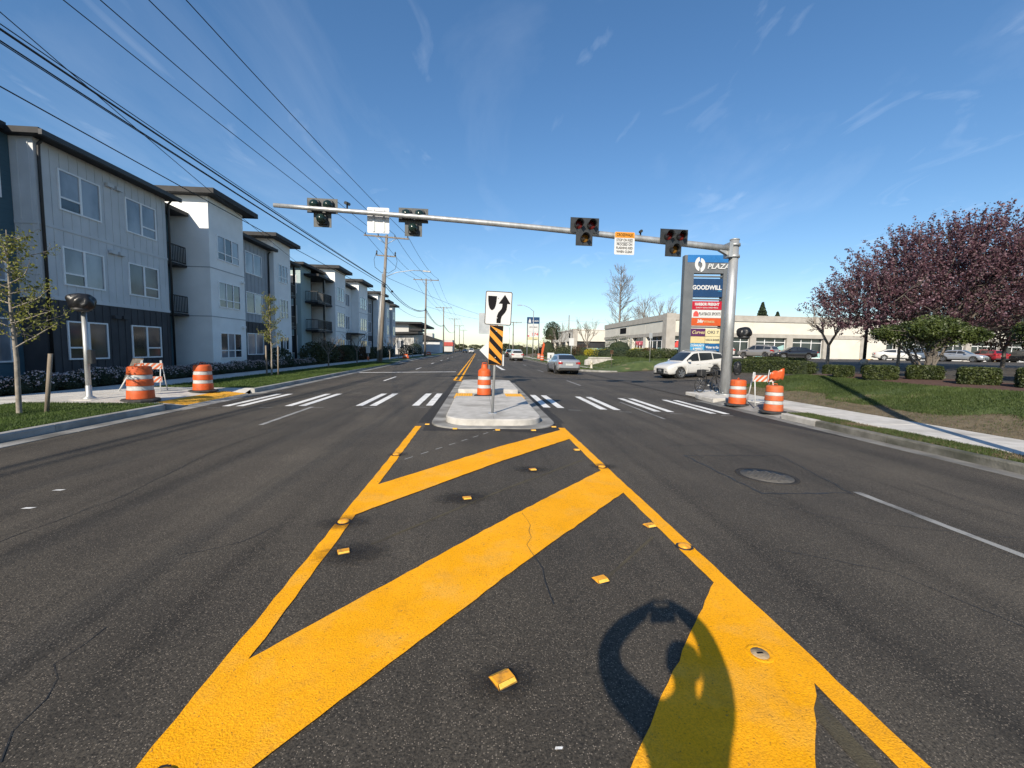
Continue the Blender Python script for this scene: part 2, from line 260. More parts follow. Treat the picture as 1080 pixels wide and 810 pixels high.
# ------------------------------------------------------------------ mesh helpers
class MB:
    def __init__(s): s.v = []; s.f = []; s.m = []; s.sm = []
    def add(s, vs, fs, mi=0, smooth=False):
        o = len(s.v); s.v += [tuple(p) for p in vs]; s.f += [tuple(i+o for i in q) for q in fs]; s.m += [mi]*len(fs); s.sm += [smooth]*len(fs); return s
    def box(s, x0, x1, y0, y1, z0, z1, mi=0):
        return s.add([(x0, y0, z0), (x1, y0, z0), (x1, y1, z0), (x0, y1, z0), (x0, y0, z1), (x1, y0, z1), (x1, y1, z1), (x0, y1, z1)],
                     [(0, 3, 2, 1), (4, 5, 6, 7), (0, 1, 5, 4), (1, 2, 6, 5), (2, 3, 7, 6), (3, 0, 4, 7)], mi)
    def bbox(s, x0, x1, y0, y1, z0, z1, b=.01, mi=0):
        """box with chamfered vertical and top edges"""
        ring = [(x0+b, y0), (x1-b, y0), (x1, y0+b), (x1, y1-b), (x1-b, y1), (x0+b, y1), (x0, y1-b), (x0, y0+b)]
        cx, cy = (x0+x1)/2, (y0+y1)/2; ins = [(x+(b if x < cx else -b)*.8, y+(b if y < cy else -b)*.8) for x, y in ring]
        vs = [(x, y, z0) for x, y in ring]+[(x, y, z1-b) for x, y in ring]+[(x, y, z1) for x, y in ins]
        fs = [tuple(range(7, -1, -1)), tuple(range(16, 24))]
        for k in (0, 8): fs += [(k+i, k+(i+1) % 8, k+8+(i+1) % 8, k+8+i) for i in range(8)]
        return s.add(vs, fs, mi)
    def prism(s, poly, h0, h1, ax='z', mi=0):
        n = len(poly)
        def P(a, b, h): return (a, b, h) if ax == 'z' else ((a, h, b) if ax == 'y' else (h, a, b))
        vs = [P(a, b, h0) for a, b in poly]+[P(a, b, h1) for a, b in poly]
        fs = [tuple(range(n-1, -1, -1)), tuple(range(n, 2*n))]+[(i, (i+1) % n, n+(i+1) % n, n+i) for i in range(n)]
        return s.add(vs, fs, mi)
    def tube(s, pts, rad, n=8, mi=0, caps=True, smooth=True):
        pts = [Vector(p) for p in pts]; rad = rad if hasattr(rad, '__len__') else [rad]*len(pts)
        vs = []; up = None
        for i, p in enumerate(pts):
            d = (pts[min(i+1, len(pts)-1)]-pts[max(i-1, 0)]).normalized()
            if up is None: up = d.orthogonal().normalized()
            a = (up-d*up.dot(d)); a = a.normalized() if a.length > 1e-6 else d.orthogonal().normalized(); up = a; b = d.cross(a)
            for k in range(n):
                t = 2*math.pi*k/n; vs.append(p+(a*math.cos(t)+b*math.sin(t))*rad[i])
        fs = [(i*n+k, i*n+(k+1) % n, (i+1)*n+(k+1) % n, (i+1)*n+k) for i in range(len(pts)-1) for k in range(n)]
        s.add(vs, fs, mi, smooth)
        if caps:
            o = len(s.v)-len(vs); s.f += [tuple(o+k for k in range(n-1, -1, -1)), tuple(o+(len(pts)-1)*n+k for k in range(n))]; s.m += [mi]*2; s.sm += [False]*2
        return s
    def lathe(s, prof, n=24, c=(0, 0, 0), ax='z', mi=0, smooth=True, cap=True):
        vs = []
        for r_, h in prof:
            for k in range(n):
                t = 2*math.pi*k/n; a, b = r_*math.cos(t), r_*math.sin(t)
                q = (a, b, h) if ax == 'z' else ((a, h, -b) if ax == 'y' else (h, a, b)); vs.append((q[0]+c[0], q[1]+c[1], q[2]+c[2]))
        fs = [(i*n+k, i*n+(k+1) % n, (i+1)*n+(k+1) % n, (i+1)*n+k) for i in range(len(prof)-1) for k in range(n)]
        s.add(vs, fs, mi, smooth)
        if cap:
            o = len(s.v)-len(vs); s.f += [tuple(o+k for k in range(n-1, -1, -1)), tuple(o+(len(prof)-1)*n+k for k in range(n))]; s.m += [mi]*2; s.sm += [False]*2
        return s
    def mesh(s, name, mats):
        me = bpy.data.meshes.new(name); me.from_pydata(s.v, [], s.f)
        for m in (mats if isinstance(mats, (list, tuple)) else [mats]): me.materials.append(MATS[m] if isinstance(m, str) else m)
        me.polygons.foreach_set('material_index', s.m); me.polygons.foreach_set('use_smooth', s.sm); me.update(); return me
    def build(s, name, mats, parent=None, loc=None, rz=0): return put(name, s.mesh(name, mats), parent, loc, rz)

def put(name, me, parent=None, loc=None, rz=0):
    o = bpy.data.objects.new(name, me); COL.objects.link(o)
    if parent is not None: o.parent = parent
    if loc is not None: o.location = loc
    if rz: o.rotation_euler.z = rz
    return o
def tag(o, label, cat, group=None, kind=None):
    o['label'] = label; o['category'] = cat
    if group: o['group'] = group
    if kind: o['kind'] = kind
    return o
def thing(name, label, cat, loc=(0, 0, 0), rz=0, group=None, kind=None):
    o = bpy.data.objects.new(name, None); COL.objects.link(o); o.location = loc; o.rotation_euler = (0, 0, rz); o.empty_display_size = .2
    return tag(o, label, cat, group, kind)
def copy_tree(o, parent=None):
    c = o.copy(); COL.objects.link(c); c.parent = parent
    for ch in o.children: copy_tree(ch, c)
    return c
def place(src, first, loc, rz, label=None, scale=1):
    o = src if first else copy_tree(src); o.location = loc; o.rotation_euler = (0, 0, rz); o.scale = (scale,)*3
    if label: o['label'] = label
    return o
def struct(o, label, cat): o['kind'] = 'structure'; o['label'] = label; o['category'] = cat; return o
def soup(name, verts, nper, mats, mi=None, parent=None, smooth=False):
    """fast mesh from an (n*nper,3) array of separate faces"""
    verts = np.asarray(verts, np.float32).reshape(-1, 3); nf = len(verts)//nper; me = bpy.data.meshes.new(name)
    me.vertices.add(len(verts)); me.vertices.foreach_set('co', verts.ravel()); me.loops.add(len(verts)); me.loops.foreach_set('vertex_index', np.arange(len(verts), dtype=np.int32))
    me.polygons.add(nf); me.polygons.foreach_set('loop_start', np.arange(0, len(verts), nper, dtype=np.int32))
    for m in (mats if isinstance(mats, (list, tuple)) else [mats]): me.materials.append(MATS[m])
    if mi is not None: me.polygons.foreach_set('material_index', np.asarray(mi, np.int32))
    me.update(calc_edges=True); me.validate()
    return me
NP = np.random.default_rng(5)

# text meshes (made first, while the scene is still small)
def text_mesh(body, size, matn, depth=.004, bold=0., shear=0., width=None):
    cu = bpy.data.curves.new('lettering', 'FONT'); cu.body = body; cu.size = size; cu.align_x = 'CENTER'; cu.align_y = 'CENTER'; cu.extrude = depth; cu.offset = bold; cu.shear = shear; cu.resolution_u = 3
    o = bpy.data.objects.new('lettering', cu); COL.objects.link(o); dg = bpy.context.evaluated_depsgraph_get(); me = bpy.data.meshes.new_from_object(o.evaluated_get(dg)); bpy.data.objects.remove(o)
    xs = [v.co.x for v in me.vertices]
    if width and xs:
        k = width/(max(xs)-min(xs))
        for v in me.vertices: v.co.x *= k
    # stand it upright, reading along +X, facing -Y
    me.transform(Matrix.Rotation(R(90), 4, 'X')); me.materials.clear(); me.materials.append(MATS[matn]); me.name = 'lettering'; return me
TX = {}
for key, args in dict(
    plaza=('PLAZA', .62, 'sign_white', .01, .012, .25, 2.05), goodwill=('GOODWILL', .52, 'sign_white', .01, .02, 0, 2.75), gsub=('.ORG', .16, 'panel_sky', .01, .002, 0, .35),
    harbor=('HARBOR FREIGHT', .34, 'sign_white', .01, .014, 0, 2.3), hsub=('QUALITY TOOLS LOWEST PRICES', .15, 'sign_white', .01, .002, 0, 2.1), playback=('PLAYBACK SPORTS', .36, 'letter_grey', .01, .006, 0, 2.05),
    fitness=('FITNESS', .26, 'panel_cream', .01, .004, 0, .95), fsub=('24hr', .38, 'sign_white', .01, .02, .2, .62), curves=('Curves', .42, 'panel_cream', .01, .006, .3, 1.2), oki=('OKI 7', .36, 'letter_grey', .01, .004, 0, 1.1),
    nails=('NAILS & BARBER', .22, 'letter_grey', .01, .003, 0, 1.3), comm=('COMMUNITY', .26, 'sign_white', .01, .008, 0, 1.3), market=('& MARKET', .24, 'sign_white', .01, .008, 0, .95), water=('Water to Go', .30, 'sign_white', .01, .012, 0, 1.25),
    cw=('CROSSWALK', .15, 'sign_black', .003, .002, 0, .62), cw1=('STOP ON RED', .13, 'sign_black', .003, .001, 0, .62), cw2=('PROCEED ON', .12, 'sign_black', .003, .001, 0, .58), cw3=('FLASHING RED', .12, 'sign_black', .003, .001, 0, .62), cw4=('WHEN CLEAR', .12, 'sign_black', .003, .001, 0, .6),
    F=('F', 1.25, 'sign_black', .03, .03, 0, .62), shop=('PAYDAY', 1.0, 'letter_pink', .02, .02, 0, 3.4), farp=('PLAZA', .42, 'sign_white', .01, .01, .2, 1.2), farl=('OFFICE SPACE', .3, 'letter_grey', .01, .004, 0, 1.6), farn=('174', .75, 'letter_red', .01, .01, 0, 1.2)).items():
    TX[key] = text_mesh(*args)
def lettering(key, parent, loc): o = put('lettering', TX[key].copy() if False else TX[key], parent, loc); return o

# ================================================================== SETTING
def RZ(X): return max(-.02*abs(X-.35), -.172)
def XL(Y): return -8.4-.024*min(max(Y-18, 0), 42)
def sstep(a, b, x): t = min(max((x-a)/(b-a), 0), 1); return t*t*(3-2*t)
PAx, PAz = [8.4, 10.9, 12, 13.2, 14.5, 16.5, 22, 30, 300], [-.03, -.02, .25, .6, .8, .85, .95, 1.05, 1.05]
PBx, PBz = [8.4, 11, 14, 18, 22, 27, 32, 300], [-.162, -.15, .0, .3, .55, .8, 1.05, 1.05]
def TR(X, Y):
    w = sstep(17.5, 20.5, Y)*(1-sstep(34, 37, Y))
    z = (1-w)*np.interp(X, PAx, PAz)+w*np.interp(X, PBx, PBz)
    return float(z+.02*math.sin(X*1.3+Y*.9)*sstep(11, 13, X)*(1-w))
def lattice(nx, ys, x0f, x1f, zf, wob=0):
    vs = []; fs = []; n = nx+1
    for y in ys:
        a, b = x0f(y), x1f(y)
        for i in range(n): x = a+(b-a)*i/nx; vs.append((x, y, zf(x, y)))
    for j in range(len(ys)-1):
        for i in range(nx): k = j*n+i; fs.append((k, k+1, k+1+n, k+n))
    return MB().add(vs, fs, 0, True)
def span(a, b, st): n = max(1, int(round((b-a)/st))); return [a+(b-a)*i/n for i in range(n+1)]

g = MB().add([(-3000, -3000, -.45), (3000, -3000, -.45), (3000, 3000, -.45), (-3000, 3000, -.45)], [(0, 1, 2, 3)]).build('ground', 'ground_far')
struct(g, 'flat ground reaching to the horizon', 'ground')
# road, crowned in the middle
xs = [0, .12, .25, .38, .5]; vs = []; fs = []
ys = span(-25, 40, 2.5)+span(45, 150, 5)+[200, 300, 450, 700]
for y in ys:
    row = [XL(y)+(.35-XL(y))*i/5 for i in range(5)]+[.35]+[.35+(8.45-.35)*i/5 for i in range(1, 6)]
    vs += [(x, y, RZ(x)) for x in row]
for j in range(len(ys)-1):
    for i in range(10): k = j*11+i; fs.append((k, k+1, k+12, k+11))
road = MB().add(vs, fs, 0, False).build('road', 'asphalt'); struct(road, 'dark grey worn asphalt road running straight to the horizon', 'road')
def sheet(name, poly, dz, matn, parent=road, zf=None, seg=None):
    """thin painted sheet that follows the road's crown"""
    bm = bmesh.new(); f = bm.faces.new([bm.verts.new((x, y, 0)) for x, y in poly])
    bmesh.ops.bisect_plane(bm, geom=bm.verts[:]+bm.edges[:]+bm.faces[:], plane_co=(.35, 0, 0), plane_no=(1, 0, 0))
    for v in bm.verts: v.co.z = (zf(v.co.x) if zf else RZ(v.co.x))+dz
    bmesh.ops.recalc_face_normals(bm, faces=bm.faces[:])
    me = bpy.data.meshes.new(name); bm.to_mesh(me); bm.free(); me.materials.append(MATS[matn])
    if me.polygons and me.polygons[0].normal.z < 0: me.flip_normals()
    return put(name, me, parent)
def wob_line(x0, x1, y0, y1, am=.006, st=.13):
    st = max(st, (y1-y0)/130)
    a = [(x0+rnd.uniform(-am, am), y) for y in span(y0, y1, st)]; b = [(x1+rnd.uniform(-am, am), y) for y in span(y0, y1, st)]
    return a[::-1]+b
def wob_quad(p, am=.006, n=46):
    out = []
    for i in range(4):
        a, b = p[i], p[(i+1) % 4]
        for k in range(n): t = k/n; out.append((a[0]+(b[0]-a[0])*t+rnd.uniform(-am, am), a[1]+(b[1]-a[1])*t+rnd.uniform(-am, am)))
    return out
sheet('yellow_edge_line', wob_line(-1.335, -1.205, -8, 9.15), .006, 'yellow_paint')
sheet('yellow_edge_line', wob_line(1.725, 1.865, -8, 8.98), .006, 'yellow_paint')
def hatch(u, l, name='yellow_hatch_stripe'):
    (xa, ya, xb, yb), (xc, yc, xd, yd) = u, l
    sheet(name, wob_quad([(xa, ya), (xc, yc), (xd, yd), (xb, yb)]), .010, 'yellow_paint')
hatch((-1.21, 5.18, 1.73, 8.72), (-1.21, 4.24, 1.73, 7.83))
hatch((-1.21, 2.24, 1.73, 5.74), (-1.21, 1.22, 1.73, 4.82))
hatch((-1.21, -.67, 1.73, 2.86), (-1.21, -1.7, 1.73, 1.92))
sheet('faded_line', wob_line(1.57, 1.66, -2, 1.95), .003, 'ghost_paint')
sheet('faded_line', [(-.9, 3.59), (-.88, 3.57), (1.60, 6.28), (1.58, 6.31)], .003, 'ghost_paint')
sheet('faded_line', [(.95, 2.95), (.96, 2.93), (1.6, 3.62), (1.59, 3.64)], .003, 'ghost_paint')
for k in range(8):
    t = k/8; x, y = -1.1+1.6*t, 6.4+2.4*t; sheet('chalk_dash', [(x, y), (x+.015, y-.02), (x+.115, y+.13), (x+.1, y+.15)], .003, 'old_paint')
for x0 in (-7.4, -5.6, -3.55, -1.92, 1.9, 3.55, 5.12, 6.76):
    for dx in (0, .4):
        x = x0+dx; y = 12.35-.07*x; sheet('crosswalk_bar', wob_quad([(x, y+3.35), (x, y), (x+.21, y), (x+.21, y+3.35)], .005, 8), .006, 'white_paint')
for s, k in ((12.0, -.07), (15.95, -.07)):
    for i in range(11):
        x = -7.6+i*1.45
        if -1.3 < x < 1.6: continue
        sheet('layout_dash', [(x, s+k*x+.05), (x, s+k*x), (x+.35, s+k*(x+.35)), (x+.35, s+k*(x+.35)+.05)], .004, 'old_paint')
sheet('lane_dash', wob_line(-4.78, -4.67, 9.6, 12.5), .005, 'old_paint')
for y in (22.4, 34.6, 46.8, 59, 71.2, 83.4, 95.6, 120, 145):
    xo = -4.75-.011*min(y-12, 40); sheet('lane_dash', wob_line(xo-.06, xo+.06, y, y+3.2), .005, 'white_paint')
sheet('lane_line', wob_line(4.76, 4.86, -6, 4.95), .005, 'old_paint')
sheet('lane_dash', wob_line(4.78, 4.86, 10.6, 14.1), .005, 'old_paint')
for y in (20.7, 32.9, 45, 57.3, 69.5, 81.7, 94, 120, 145): sheet('lane_dash', wob_line(4.98, 5.09, y, y+3.4), .005, 'old_paint')
sheet('stop_line', wob_quad([(-8.6, 30.5), (-8.6, 30.1), (-1.6, 30.35), (-1.6, 30.75)]), .006, 'white_paint')
sheet('double_yellow_line', wob_line(-1.32, -1.2, 22.4, 140, .006, 3), .006, 'yellow_paint'); sheet('double_yellow_line', wob_line(-1.02, -.9, 21.9, 140, .006, 3), .006, 'yellow_paint')
sheet('double_yellow_line', [(-1.2, 22.4), (-1.3, 22.3), (-.6, 21.3), (-.5, 21.4)], .010, 'yellow_paint')
sheet('turn_lane_line', wob_quad([(1.45, 48), (1.85, 34), (2.15, 34), (1.7, 48)]), .006, 'white_paint')
sheet('turn_lane_line', wob_quad([(-.2, 62), (-.2, 61.5), (1.5, 61.5), (1.5, 62)]), .006, 'white_paint')
# tar seams round the manhole repair, cracks, the dark fresh strip at the island's nose
def crack(pts, w, name='tar_seam', matn='tar', dz=.003):
    a = []; b = []; P = []
    for (p, q) in zip(pts[:-1], pts[1:]):
        n = max(1, int(math.dist(p, q)/.12))
        for i in range(n): t = i/n; P.append((p[0]+(q[0]-p[0])*t+rnd.uniform(-.02, .02), p[1]+(q[1]-p[1])*t+rnd.uniform(-.02, .02)))
    P.append(pts[-1])
    for i, p in enumerate(P):
        d = Vector(P[min(i+1, len(P)-1)])-Vector(P[max(i-1, 0)]); d.normalize(); ww = w*rnd.uniform(.35, 1)
        a.append((p[0]-d.y*ww, p[1]+d.x*ww, 0)); b.append((p[0]+d.y*ww, p[1]-d.x*ww, 0))
    vs = [(x, y, RZ(x)+dz) for x, y, _ in a+b]; n = len(P)
    return MB().add(vs, [(i, n+i, n+i+1, i+1) for i in range(n-1)]).build(name, matn, road)
crack([(3.42, 6.7), (3.48, 4.85), (4.7, 4.9)], .022); crack([(4.7, 4.9), (5.2, 6.85)], .012); crack([(3.42, 6.7), (5.2, 6.85)], .014)
crack([(3.2, 4.6), (3.9, 4.0), (5.3, 3.6), (7.2, 3.7)], 0.0040, 'crack'); crack([(2.6, 3.4), (3.3, 3.0), (3.5, 2.3)], .006, 'crack')
crack([(-1.9, 1.75), (-2.0, 1.9), (-2.03, 2.05), (-2.2, 2.3), (-2.2, 2.6)], 0.0030, 'crack'); crack([(-2.4, 3.5), (-2.0, 3.7), (-1.9, 4.0)], .005, 'crack')
crack([(5.9, 1.8), (6.2, 3.2), (6.0, 4.6), (6.3, 6.5), (6.1, 8.2)], 0.0035, 'crack'); crack([(-4.2, 3), (-4.0, 5), (-4.3, 7.5), (-4.1, 9.3)], .006, 'crack'); crack([(2.4, 7.2), (4.3, 7.6), (6.9, 7.5)], .006, 'crack')
crack([(.52, 2.62), (.47, 3.2), (.44, 3.45), (.5, 3.85), (.45, 4.15)], 0.0025, 'crack', dz=.013)
sheet('fresh_asphalt_strip', wob_quad([(-1.12, 9.5), (-1.12, 8.62), (1.72, 8.35), (1.9, 9.5)], .02), .002, 'asphalt_patch')
sheet('fresh_asphalt_strip', wob_quad([(1.62, 21), (1.62, 9.55), (2.0, 9.55), (1.82, 21)], .02), .002, 'asphalt_patch')
sheet('fresh_asphalt_strip', wob_quad([(-1.25, 21), (-1.35, 9.55), (-.9, 9.55), (-.9, 21)], .02), .002, 'asphalt_patch')
sheet('fresh_asphalt_strip', wob_quad([(7.3, 14.8), (7.3, 11.2), (8.1, 8.4), (8.1, 14.8)], .03), .002, 'asphalt_patch')
for x, y, s in ((-1.0, 3.42, .36), (-.16, 4.64, .38), (.74, 5.73, .3), (-1.26, 4.05, .3), (.14, 1.99, .22), (1.83, 5.95, .26), (-1.25, 6.68, .2)):
    o = MB().add([(-1, -1, 0), (1, -1, 0), (1, 1, 0), (-1, 1, 0)], [(0, 1, 2, 3)]).build('burn_stain', 'stain', road, (x, y, RZ(x)+.0125)); o.scale = (s*1.5, s, 1); o.rotation_euler = (0, math.atan(.02)*(1 if x > .35 else -1), 0)
for x, y in ((-4.92, 5.31), (-4.68, 4.72), (.35, 1.62)):
    s = .04 if x < -4 else .012; sheet('paint_fleck', [(x-s*1.5, y-s*.5), (x+s, y-s*.6), (x+s*1.7, y+s*.4), (x-s, y+s*.5)], .004, 'white_paint')


# kerb and gutter, cast in lengths
def kerb_mesh(ln, sgn, gut, top, matg):
    prof = [(0, -.32), (0.0, -.02-.015), (.018, -.006), (.05, 0), (.15, 0), (.16, -.012), (.16, -.32)]
    b = MB(); b.prism([(-sgn*a, z+top) for a, z in prof][::(-1 if sgn > 0 else 1)], 0, ln-.012, 'y', 0)
    gz = -.150 if sgn > 0 else -.163
    b.prism([(0, -.32), (sgn*-gut if False else sgn*gut, -.32), (sgn*gut, gz-.003), (0, gz-.006)][::(1 if sgn > 0 else -1)], 0, ln-.012, 'y', 1)
    return b
def soft_kerb(name, me, parent, loc, rz): return put(name, me, parent, loc, rz)
kl = thing('left_kerb', 'pale concrete kerb and gutter along the left side of the road', 'kerb', kind='structure')
me3 = kerb_mesh(3.0, 1, .42, -.005, 0).mesh('kerb_length', ['kerb_dirty', 'concrete_old'])
y = -14.9
while y < 11.5: put('kerb_length', me3, kl, (XL(y), y, 0)); y += 3
tr = MB(); n = 8
for i in range(n):     # the end that dips into the ramp
    h0, h1 = -.005-.13*sstep(0, 1, i/n), -.005-.13*sstep(0, 1, (i+1)/n); y0, y1 = 12.1+i*.11, 12.1+(i+1)*.11
    tr.add([(-8.4, y0, -.32), (-8.4, y0, h0), (-8.56, y0, h0), (-8.56, y0, -.32), (-8.4, y1, -.32), (-8.4, y1, h1), (-8.56, y1, h1), (-8.56, y1, -.32)], [(1, 2, 6, 5), (0, 1, 5, 4), (2, 3, 7, 6)], 0, True)
tr.box(-8.4, -7.98, 12.1, 16.7, -.32, -.164, 0); tr.build('kerb_ramp_end', ['concrete_old'], kl)
y = 16.7; first = True
while y < 100:
    rz = math.atan((XL(y+3)-XL(y))/3); put('kerb_length', me3, kl, (XL(y), y, 0), -rz); y += 3
MB().box(-9.57, -9.4, 100, 400, -.3, -.005).build('kerb_length', 'kerb_dirty', kl)
kr = thing('right_kerb', 'grey stained concrete kerb and gutter along the right side of the road', 'kerb', kind='structure')
mer = MB()
mer.v, mer.f, mer.m, mer.sm = [], [], [], []
prof = [(0, -.32), (0, -.03), (.018, -.006), (.05, 0), (.15, 0), (.16, -.012), (.16, -.32)]
mer.prism(prof, 0, 2.988, 'y', 0); mer.prism([(-.34, -.32), (0, -.32), (0, -.152), (-.34, -.149)], 0, 2.988, 'y', 1)
mer3 = mer.mesh('kerb_length', ['kerb_mossy', 'gutter_worn'])
for y in (-15.9, -12.9, -9.9, -6.9, -3.9, -.9, 2.1, 5.1): put('kerb_length', mer3, kr, (8.45, y, 0))
MB().prism(prof, 0, 1.88, 'y').build('kerb_length', 'kerb_mossy', kr, (8.45, 8.1, 0)); MB().prism(prof, 0, 1.18, 'y').build('kerb_length', 'concrete', kr, (8.45, 10.0, .004))
MB().prism([(-.34, -.32), (0, -.32), (0, -.152), (-.34, -.149)], 8.1, 15.3, 'y').build('gutter_run', 'gutter_worn', kr, (8.448, 0, 0))
for y in span(37.5, 94, 3)[:-1]: put('kerb_length', mer3, kr, (8.45, y, 0))
def arc_kerb(cx, cy, r, a0, a1, n=9):
    b = MB()
    for i in range(n):
        t0, t1 = R(a0+(a1-a0)*i/n), R(a0+(a1-a0)*(i+1)/n)
        q = []
        for t in (t0, t1):
            for rr, z in ((r, -.32), (r, -.03), (r-.02, 0), (r-.16, 0), (r-.16, -.32)): q.append((cx+rr*math.cos(t), cy+rr*math.sin(t), z))
        b.add(q, [(k, k+1, k+6, k+5) for k in range(4)], 0, True)
    return b
MB().prism(prof, 14.7, 15.3, 'y').build('kerb_length', 'concrete', kr, (8.45, 0, 0)); arc_kerb(11.45, 15.3, 3.0, 180, 90).build('kerb_corner', 'concrete', kr)
arc_kerb(11.45, 37.5, 3.0, 180, 270).build('kerb_corner', 'concrete_old', kr)

# left verge, pavement, bed
lg = lattice(6, [-30]+span(-14, 160, 4)+[400], lambda y: -80, lambda y: -12.15, lambda x, y: -.05).build('left_soil', 'soil'); struct(lg, 'bare soil under the left verge and planting bed', 'soil')
def flat(name, x0f, x1f, y0, y1, z, matn, label, cat, st=2):
    o = lattice(4, span(y0, y1, st), x0f, x1f, lambda x, y: z+.012*math.sin(x*3.1)*math.sin(y*1.7)).build(name, matn); return struct(o, label, cat)
flat('left_verge', lambda y: -12.2, lambda y: XL(y)-.16, -12, 12.25, -.02, 'turf', 'green grass verge between kerb and pavement left of the bagged pole', 'verge', .8)
flat('left_verge', lambda y: -12.2, lambda y: XL(y)-.16, 16.9, 160, -.02, 'turf', 'long green grass verge running past the utility poles on the left', 'verge')
lw = thing('left_pavement', 'pale concrete pavement in front of the apartments', 'pavement', kind='structure')
slab = MB().bbox(-1.68, 0, 0, 1.49, -.12, 0, .012).mesh('pavement_slab', 'concrete_walk')
for i in range(52): put('pavement_slab', slab, lw, (-12.21, -8.5+i*1.5, rnd.uniform(-.003, .003)))
MB().box(-13.9, -12.21, 69.5, 160, -.12, 0).build('pavement_run', 'concrete_walk', lw)
for i, (xa, xb) in enumerate(((-12.2, -11.3), (-11.29, -10.05))):
    for y0, y1 in ((12.28, 14.55), (14.56, 16.88)): MB().bbox(xa, xb-.01, y0, y1, -.12, 0, .012).build('pavement_slab', 'concrete_walk', lw)
for y0, y1 in ((12.28, 12.95), (16.3, 16.88)):     # flares
    z0, z1 = (0, -.14) if y0 < 13 else (-.14, 0)
    MB().add([(-10.06, y0, 0), (-8.56, y0, z0-.012), (-8.56, y1, z1), (-10.06, y1, 0)], [(0, 1, 2, 3)]).build('ramp_flare', 'concrete_walk', lw)
MB().add([(-10.06, 12.96, 0), (-8.42, 12.96, -.15), (-8.42, 16.29, -.15), (-10.06, 16.29, 0), (-10.06, 12.96, -.3), (-8.42, 12.96, -.3), (-8.42, 16.29, -.3), (-10.06, 16.29, -.3)], [(0, 1, 2, 3), (0, 4, 5, 1), (1, 5, 6, 2), (2, 6, 7, 3)]).build('ramp_slab', 'concrete_walk', lw)
def dome_pad(x0, x1, y0, y1, zf, n, m_, matn='tactile_yellow'):
    b = MB(); b.add([(x0, y0, zf(x0)+.006), (x1, y0, zf(x1)+.006), (x1, y1, zf(x1)+.006), (x0, y1, zf(x0)+.006)], [(0, 1, 2, 3)])
    for i in range(n):
        for j in range(m_):
            x = x0+(x1-x0)*(i+.5)/n; y = y0+(y1-y0)*(j+.5)/m_; z = zf(x)+.006; r_ = min((x1-x0)/n, (y1-y0)/m_)*.26
            vs = [(x+r_*math.cos(t), y+r_*math.sin(t), z) for t in (0, 1.05, 2.1, 3.14, 4.19, 5.24)]+[(x+r_*.6*math.cos(t), y+r_*.6*math.sin(t), z+.012) for t in (0, 1.05, 2.1, 3.14, 4.19, 5.24)]
            b.add(vs, [(k, (k+1) % 6, 6+(k+1) % 6, 6+k) for k in range(6)]+[(6, 7, 8, 9, 10, 11)], 0, True)
    return b
dome_pad(-9.3, -8.46, 13.0, 16.25, lambda x: -.15*(x+10.06)/1.64, 10, 38).build('tactile_pad', 'tactile_yellow', lw)

# right side: soil body, pavement, strips, lawn, bed, parking, driveway
ysr = span(-30, 40, 1)+span(43, 160, 4)
xsr = span(8.5, 32, .75)+[40, 60, 100, 200]
def DZ(x, y): k = sstep(13, 17.5, x); return (1-k)*float(np.interp(x, PBx, PBz))+k*TR(x, y)
def soilz(x, y):
    z = TR(x, y)-.035-(.22 if x < 10.6 else 0)
    return min(z, DZ(x, y)-.05) if 15 < y < 37.8 and x < 17.5 else z
vs = [(x, y, soilz(x, y)) for y in ysr for x in xsr]; nx_ = len(xsr)
fs = [(j*nx_+i, j*nx_+i+1, (j+1)*nx_+i+1, (j+1)*nx_+i) for j in range(len(ysr)-1) for i in range(nx_-1)]
o = MB().add(vs, fs, 0, True).build('right_soil', 'soil'); struct(o, 'brown soil bank under the lawn and car park on the right', 'soil')
def overlay(name, nx, ys, x0f, x1f, matn, label, cat, dz=0.):
    return struct(lattice(nx, ys, x0f, x1f, lambda x, y: TR(x, y)+dz).build(name, matn), label, cat)
def xb(y): return 11.9+.28*math.sin(y*.9+.5)+.18*math.sin(y*2.3)+.08*math.sin(y*5.1)
def xend(y): return 14.1
overlay('dry_bank', 10, span(-12, 18.4, .4), lambda y: 10.92+.5*sstep(16.5, 18.4, y), lambda y: xb(y)+.05, 'dry_turf', 'dry bare strip of soil between right pavement and lawn', 'bank', .005)
overlay('lawn', 10, span(-12, 18.6, .4), lambda y: xb(y), lambda y: 14.15, 'lawn_turf', 'sloping green lawn right of the pavement in front of the clipped hedges', 'lawn', .012)
overlay('mulch_bed', 6, span(-14, 18.6, .6), lambda y: 14.1, lambda y: 16.5, 'mulch', 'red brown bark mulch bed under the hedges and shrubs', 'bed', .01)
overlay('far_lawn', 14, span(34.6, 37.4, .2)+span(37.6, 90, 1), lambda y: 8.6 if y > 37.5 else 11.6-math.sqrt(max(0, 9-(37.5-y)**2)), lambda y: 22, 'lawn_turf', 'grass slope beyond the driveway in front of the shops', 'lawn', .01)
vs = []; fs = []
xp = span(16.5, 34, .75)+[45, 80, 150]; yp = span(-40, 49, 1)+[55, 65, 80, 100, 140]
pk = MB().add([(x, y, TR(x, y)+.004) for y in yp for x in xp], [(j*len(xp)+i, j*len(xp)+i+1, (j+1)*len(xp)+i+1, (j+1)*len(xp)+i) for j in range(len(yp)-1) for i in range(len(xp)-1) if not (yp[j] >= 37 and xp[i] < 22)], 0, True).build('car_park', 'asphalt_lot')
struct(pk, 'grey asphalt car park in front of the shops', 'car park')
